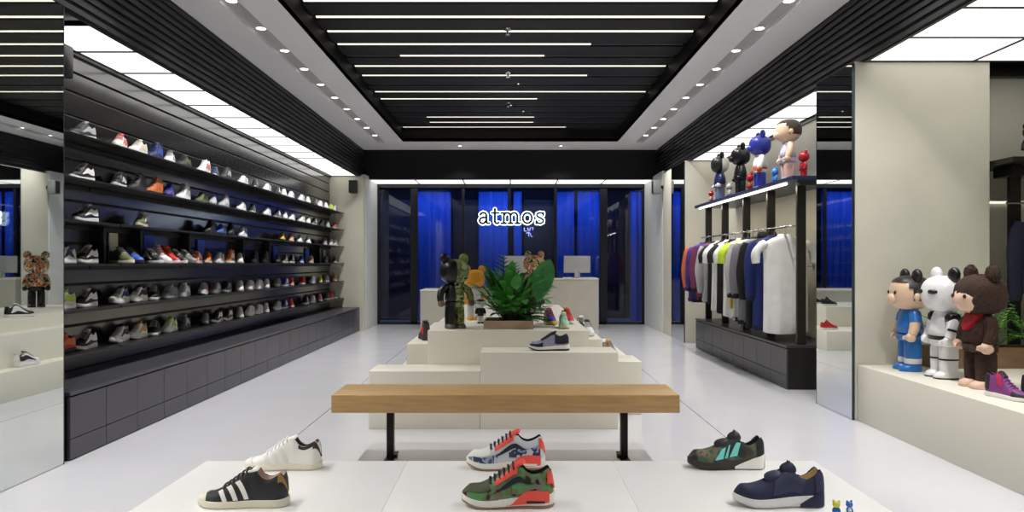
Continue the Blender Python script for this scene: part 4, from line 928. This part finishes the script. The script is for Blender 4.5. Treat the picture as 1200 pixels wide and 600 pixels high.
for i in range(11):
    q = i / 10; w = .098 * math.sin(PI * (.06 + .92 * q)) ** .62 * (1.1 - .25 * q); cx, cz = .205 - .055 * q, .525 - .345 * q
    rows.append([(cx + w * s, -.04 - .05 * math.sin(q * 2) + abs(s) * -.012 + .02 * s, cz + .012 * s) for s in (-1, -.5, 0, .5, 1)])
fm.grid(rows, closed=False)
for b, d, L, W in (((.03, .0, .10), (.7, -.3, .5), .16, .08), ((.05, 0, .16), (.9, .2, .2), .17, .07)): leaf(fm, b, d, L, W, .9)
fm.build('leaf_blade', L_big, t, 180); sm.build('stem', L_stem, t, 180)
t = thing('fern', 'dark fern drooping over the right side of the planter', 'plant', (.12, 6.16, .79))
fm, sm = MB(), MB()
for k in range(16):
    a = -1.3 + 2.4 * k / 15 + rp.uniform(-.15, .15); el = rp.uniform(.3, 1.2)
    frond(fm, sm, (0, 0, 0), (math.cos(a) * math.cos(el), math.sin(a) * math.cos(el) * .7, math.sin(el)), rp.uniform(.22, .36), 12, .07, .022, rp.uniform(.7, 1.15), 2)
fm.build('foliage', leafmat('fern_dark', (36, 78, 46)), t, 180); sm.build('stems', L_stem, t, 180)
# wooden box and ferns behind the trio
t = thing('planter', 'long brown wooden planter box behind the toy figures', 'planter', (4.05, 5.62, .4525))
m = MB(); m.box(-.74, .74, -.1, -.085, 0, .165, .002).box(-.74, .74, .085, .1, 0, .165, .002).box(-.74, -.725, -.0845, .0845, 0, .165, .002).box(.725, .74, -.0845, .0845, 0, .165, .002).box(-.724, .724, -.0845, .0845, 0, .01)
m.build('box', mat('walnut', (128, 100, 72), .5, var=.15, scale=4, stretch=(1.5, 12, 12)), t); MB().box(-.724, .724, -.0845, .0845, .011, .15, .004).build('soil', MATS['soil'], t)
for x, n, lab in ((3.54, 22, 'bright green fern seen between the blue and the white toy figures'), (3.80, 20, 'bright green fern behind the brown toy bear'), (4.16, 40, 'bright green feathery fern at the right edge of the wooden box')):
    t = thing('fern', lab, 'plant', (x, 5.58, .603)); fm, sm = MB(), MB(); tall = 1.0 if x < 4 else 1.12
    for k in range(n):
        a = 2 * PI * k / n + rp.uniform(-.2, .2); el = rp.uniform(.55, 1.45)
        frond(fm, sm, (rp.uniform(-.03, .03), rp.uniform(-.03, .02), 0), (math.cos(a) * math.cos(el) * .9, math.sin(a) * math.cos(el) * .28 - .04, math.sin(el)), rp.uniform(.22, .40) * tall, 12, .06, .017, rp.uniform(.5, 1.2), 2)
    fm.build('foliage', L_br, t, 180); sm.build('stems', L_stem, t, 180)

# ------------------------------------------------------------------ clothes on the rail
def cloth(k, c, var=.06): return mat('cloth_' + k, c, .9, var=var, scale=8, bump=.15, bscale=30)
def garment(y, kind, length, body, sleeve, lab, trim=None, prnt=None, long=False, x=2.87, yaw=0, zr=1.655, name='shirt', grp='clothes on the rail', wd=.25, swing=0.0, hood=False):
    rr = random.Random(int(y * 100)); k1 = rr.uniform(0, 6)
    zt = zr - .085
    hg = thing('clothes_hanger', 'chrome hanger holding the %s' % lab.split(' on the')[0].split(' hanging')[0], 'hanger', (x, y, zr), math.radians(yaw), 'hangers on the rail')
    MB().tube([(-.0155, 0, -.007), (-.0155, 0, .005), (-.0095, 0, .0145), (0, 0, .0165), (.0105, 0, .0145), (.0155, 0, .005), (.0135, 0, -.012), (.003, 0, -.026), (0, 0, -.05), (0, 0, -.092)], .0028, 6).build('hook', M_chrome, hg, 60)
    MB().tube([(-.17, 0, -.152), (-.09, 0, -.118), (0, 0, -.092), (.09, 0, -.118), (.17, 0, -.152)], .006, 8).build('shoulder_bar', M_white_pl, hg, 60)
    t = thing(name, lab, kind, (x, y, zt), math.radians(yaw), grp)
    n = 36; rows = []
    prof = [(.0, .072, .045), (-.012, .085, .052), (-.03, .135, .060), (-.055, .185, .062), (-.085, wd * .94, .060), (-.13, wd, .060), (-.25, wd * .96, .064), (-.45, wd * .96, .060), (-length * .8, wd * .98, .058), (-length + .01, wd, .056), (-length, wd * .99, .052)]
    for z, rx, ry in prof:
        f = min(1, max(0, (-z - .1) / max(.1, length - .1))); row = []
        for j in range(n):
            a = 2 * PI * j / n; fo = 1 + f * .22 * math.sin(7 * a + k1) + f * .12 * math.sin(11 * a + 2 * k1)
            row.append((rx * sg(math.cos(a), .8) * (1 + .02 * f * math.sin(3 * a + k1)) + swing * f, ry * sg(math.sin(a), .9) * fo, z + .012 * f * math.sin(2 * a + k1)))
        rows.append(row)
    MB().grid(rows, cap=(False, False)).build('body', body, t, 80)
    for sx in (-1, 1):
        L = .60 if long else .24; pts = []; rd = []
        m = 9
        for i in range(m + 1):
            q = i / m
            pts.append((sx * (wd * .80 + .02 + (.085 if long else .10) * math.sin(min(1, q * 1.6) * PI / 2) - (.03 * q if long else 0)) + swing * q * .5, -.006 * math.sin(q * 5 + k1), -.075 - L * q * (.97 if long else .9)))
            rd.append((.075 if i else .055) - (.026 if long else .008) * q + .004 * math.sin(9 * q + k1) if i else .058)
        sl = MB().tube(pts, rd, 14, flat=.62 if True else 1).build('sleeve', sleeve, t, 80)
        if long and trim: MB().tube([Vector(pts[-1]) + Vector((0, 0, .012)), Vector(pts[-1]) + Vector((0, 0, -.045))], [rd[-1] * .98, rd[-1] * .8], 14, flat=.7).build('cuff', trim, sl, 60)
    if trim:
        rows = []
        for z, e in ((.012, .9), (.0, 1.06), (-.016, 1.16), (-.018, 1.05)): rows.append([(.078 * e * math.cos(2 * PI * j / 20), .05 * e * math.sin(2 * PI * j / 20), z) for j in range(20)])
        MB().grid(rows, cap=(False, False)).build('collar', trim, t, 60)
        if long:
            r2 = [[(a[0] * q, a[1] * q, -length + z) for a in rows_last] for rows_last in [rows_body_last(prof, wd, n, k1, length, swing)] for z, q in ((.03, 1.03), (-.02, .98))]
            MB().grid(r2, cap=(False, False)).build('hem_band', trim, t, 60)
    if hood: MB().sell((0, .02, .005), (.11, .075, .085), .9, 18, 10, keep=lambda a, b, c_: not (c_ > .6)).build('hood', body, t, 60)
    if prnt: prnt(t, wd, length)
    return t
def rows_body_last(prof, wd, n, k1, length, swing):
    return [(wd * sg(math.cos(2 * PI * j / n), .8) + swing, .056 * sg(math.sin(2 * PI * j / n), .9) * (1 + .22 * math.sin(7 * 2 * PI * j / n + k1)), 0) for j in range(n)]
def graphic(m, boxes):
    def f(t, wd, length):
        mb = MB()
        for x0, x1, z0, z1 in boxes: mb.box(x0, x1, -.090, -.062, z0, z1, .003)
        mb.build('print', m, t)
    return f
W = cloth('white', (232, 232, 230)); K = cloth('black', (24, 24, 26)); G = cloth('grey', (186, 186, 188)); NV = cloth('navy', (24, 28, 52)); BL = cloth('blue', (30, 42, 104)); PU = cloth('purple', (74, 52, 128)); OR = cloth('orange', (206, 110, 70)); MA = cloth('maroon', (110, 48, 84)); LM = cloth('lime', (190, 220, 60)); DG = cloth('dark_grey', (120, 120, 128)); YE = cloth('mustard', (206, 176, 72))
garment(10.40 , 'jacket', .84, PU, OR, 'purple jacket with orange sleeves at the far end of the rail', PU, None, True, name='jacket')
garment(10.19 , 'jacket', .84, BL, PU, 'blue and purple jacket on the rail, next to the orange sleeved one', K, None, True, name='jacket')
garment(9.97, 'jacket', .80, MA, MA, 'maroon jacket on the rail beside the grey sweatshirt', K, None, True, name='jacket')
garment(9.60 , 'sweatshirt', .80, G, G, 'light grey long sleeved sweatshirt hanging on the rail', G, None, True, name='sweatshirt', wd=.26)
garment(9.40 , 't-shirt', .84, K, K, 'black t-shirt hanging behind the white one with a dark print', K)
garment(9.20 , 't-shirt', .90, W, W, 'white t-shirt with a dark vertical print hanging on the rail', W, graphic(DG, [(-.14, -.06, -.66, -.58), (-.15, -.05, -.55, -.46), (-.14, -.07, -.43, -.36), (-.13, -.06, -.33, -.27)]))
garment(9.01 , 't-shirt', .93, K, K, 'black t-shirt hanging before the white printed one', K, wd=.24)
garment(8.71 , 't-shirt', .95, W, W, 'white t-shirt with a mustard lower panel on the rail', W, graphic(YE, [(-.18, .05, -.85, -.62)]))
garment(8.53 , 't-shirt', .66, LM, LM, 'lime yellow t-shirt with black edges on the rail', K, graphic(K, [(-.2, .2, -.65, -.60)]))
garment(8.35 , 'jacket', .96, G, G, 'pale grey jacket with navy trim hanging on the rail', NV, None, True, name='jacket', wd=.235)
garment(8.17 , 'jacket', .98, DG, DG, 'grey jacket hanging behind the black hooded one', K, None, True, name='jacket', wd=.235)
garment(7.87 , 'hoodie', 1.0, K, K, 'black hooded sweatshirt with a white vertical print on the rail', K, graphic(W, [(-.17, -.14, -.60, -.57), (-.175, -.14, -.54, -.50), (-.17, -.135, -.47, -.44), (-.17, -.14, -.41, -.37), (-.17, -.14, -.34, -.31)]), True, name='hoodie', hood=True)
garment(7.67 , 'sweatshirt', 1.0, BL, BL, 'dark blue sweatshirt behind the long white shirt', NV, None, True, name='sweatshirt', wd=.235)
garment(7.47 , 'shirt', 1.03, W, W, 'long white shirt at the near end of the rail', W, None, False, wd=.24, x=2.91)
garment(5.66, 'jacket', .62, NV, NV, 'dark navy jacket on the alcove rack at the right edge', NV, None, True, name='jacket', x=4.33, yaw=0, zr=1.76, grp='clothes in the alcove')
t = thing('wall_hook', 'small chrome hook arm on the pale wall behind the clothes rack', 'hook', (3.399, 7.9, 1.24)); MB().tube([(0, 0, 0), (-.1, 0, 0), (-.12, 0, .012)], .007, 8).build('arm', M_chrome, t, 60); MB().box(-.006, 0, -.02, .02, -.03, .03, .002).build('plate', M_chrome, t)

# ------------------------------------------------------------------ camera, world, view
w = bpy.data.worlds.new('world'); sc.world = w; w.use_nodes = True; w.node_tree.nodes['Background'].inputs[0].default_value = (.02, .022, .03, 1); w.node_tree.nodes['Background'].inputs[1].default_value = .3
cd = bpy.data.cameras.new('camera'); cam = bpy.data.objects.new('camera', cd); COL.objects.link(cam); sc.camera = cam
cam.location = (0, 0, CAMH); cam.rotation_euler = (PI / 2, 0, 0); cd.sensor_width = 36; cd.lens = 36 * 827 / 1200; cd.clip_start = .05
cd.shift_x = 2 / 1200; cd.shift_y = 8 / 1200
sc.view_settings.view_transform = 'Standard'; sc.view_settings.look = 'None'; sc.view_settings.gamma = 1; sc.view_settings.use_curve_mapping = False
sc.view_settings.exposure = 0.53
sc.cycles.use_denoising = True; sc.cycles.max_bounces = 10; sc.cycles.diffuse_bounces = 5; sc.cycles.glossy_bounces = 5; sc.cycles.sample_clamp_indirect = 6
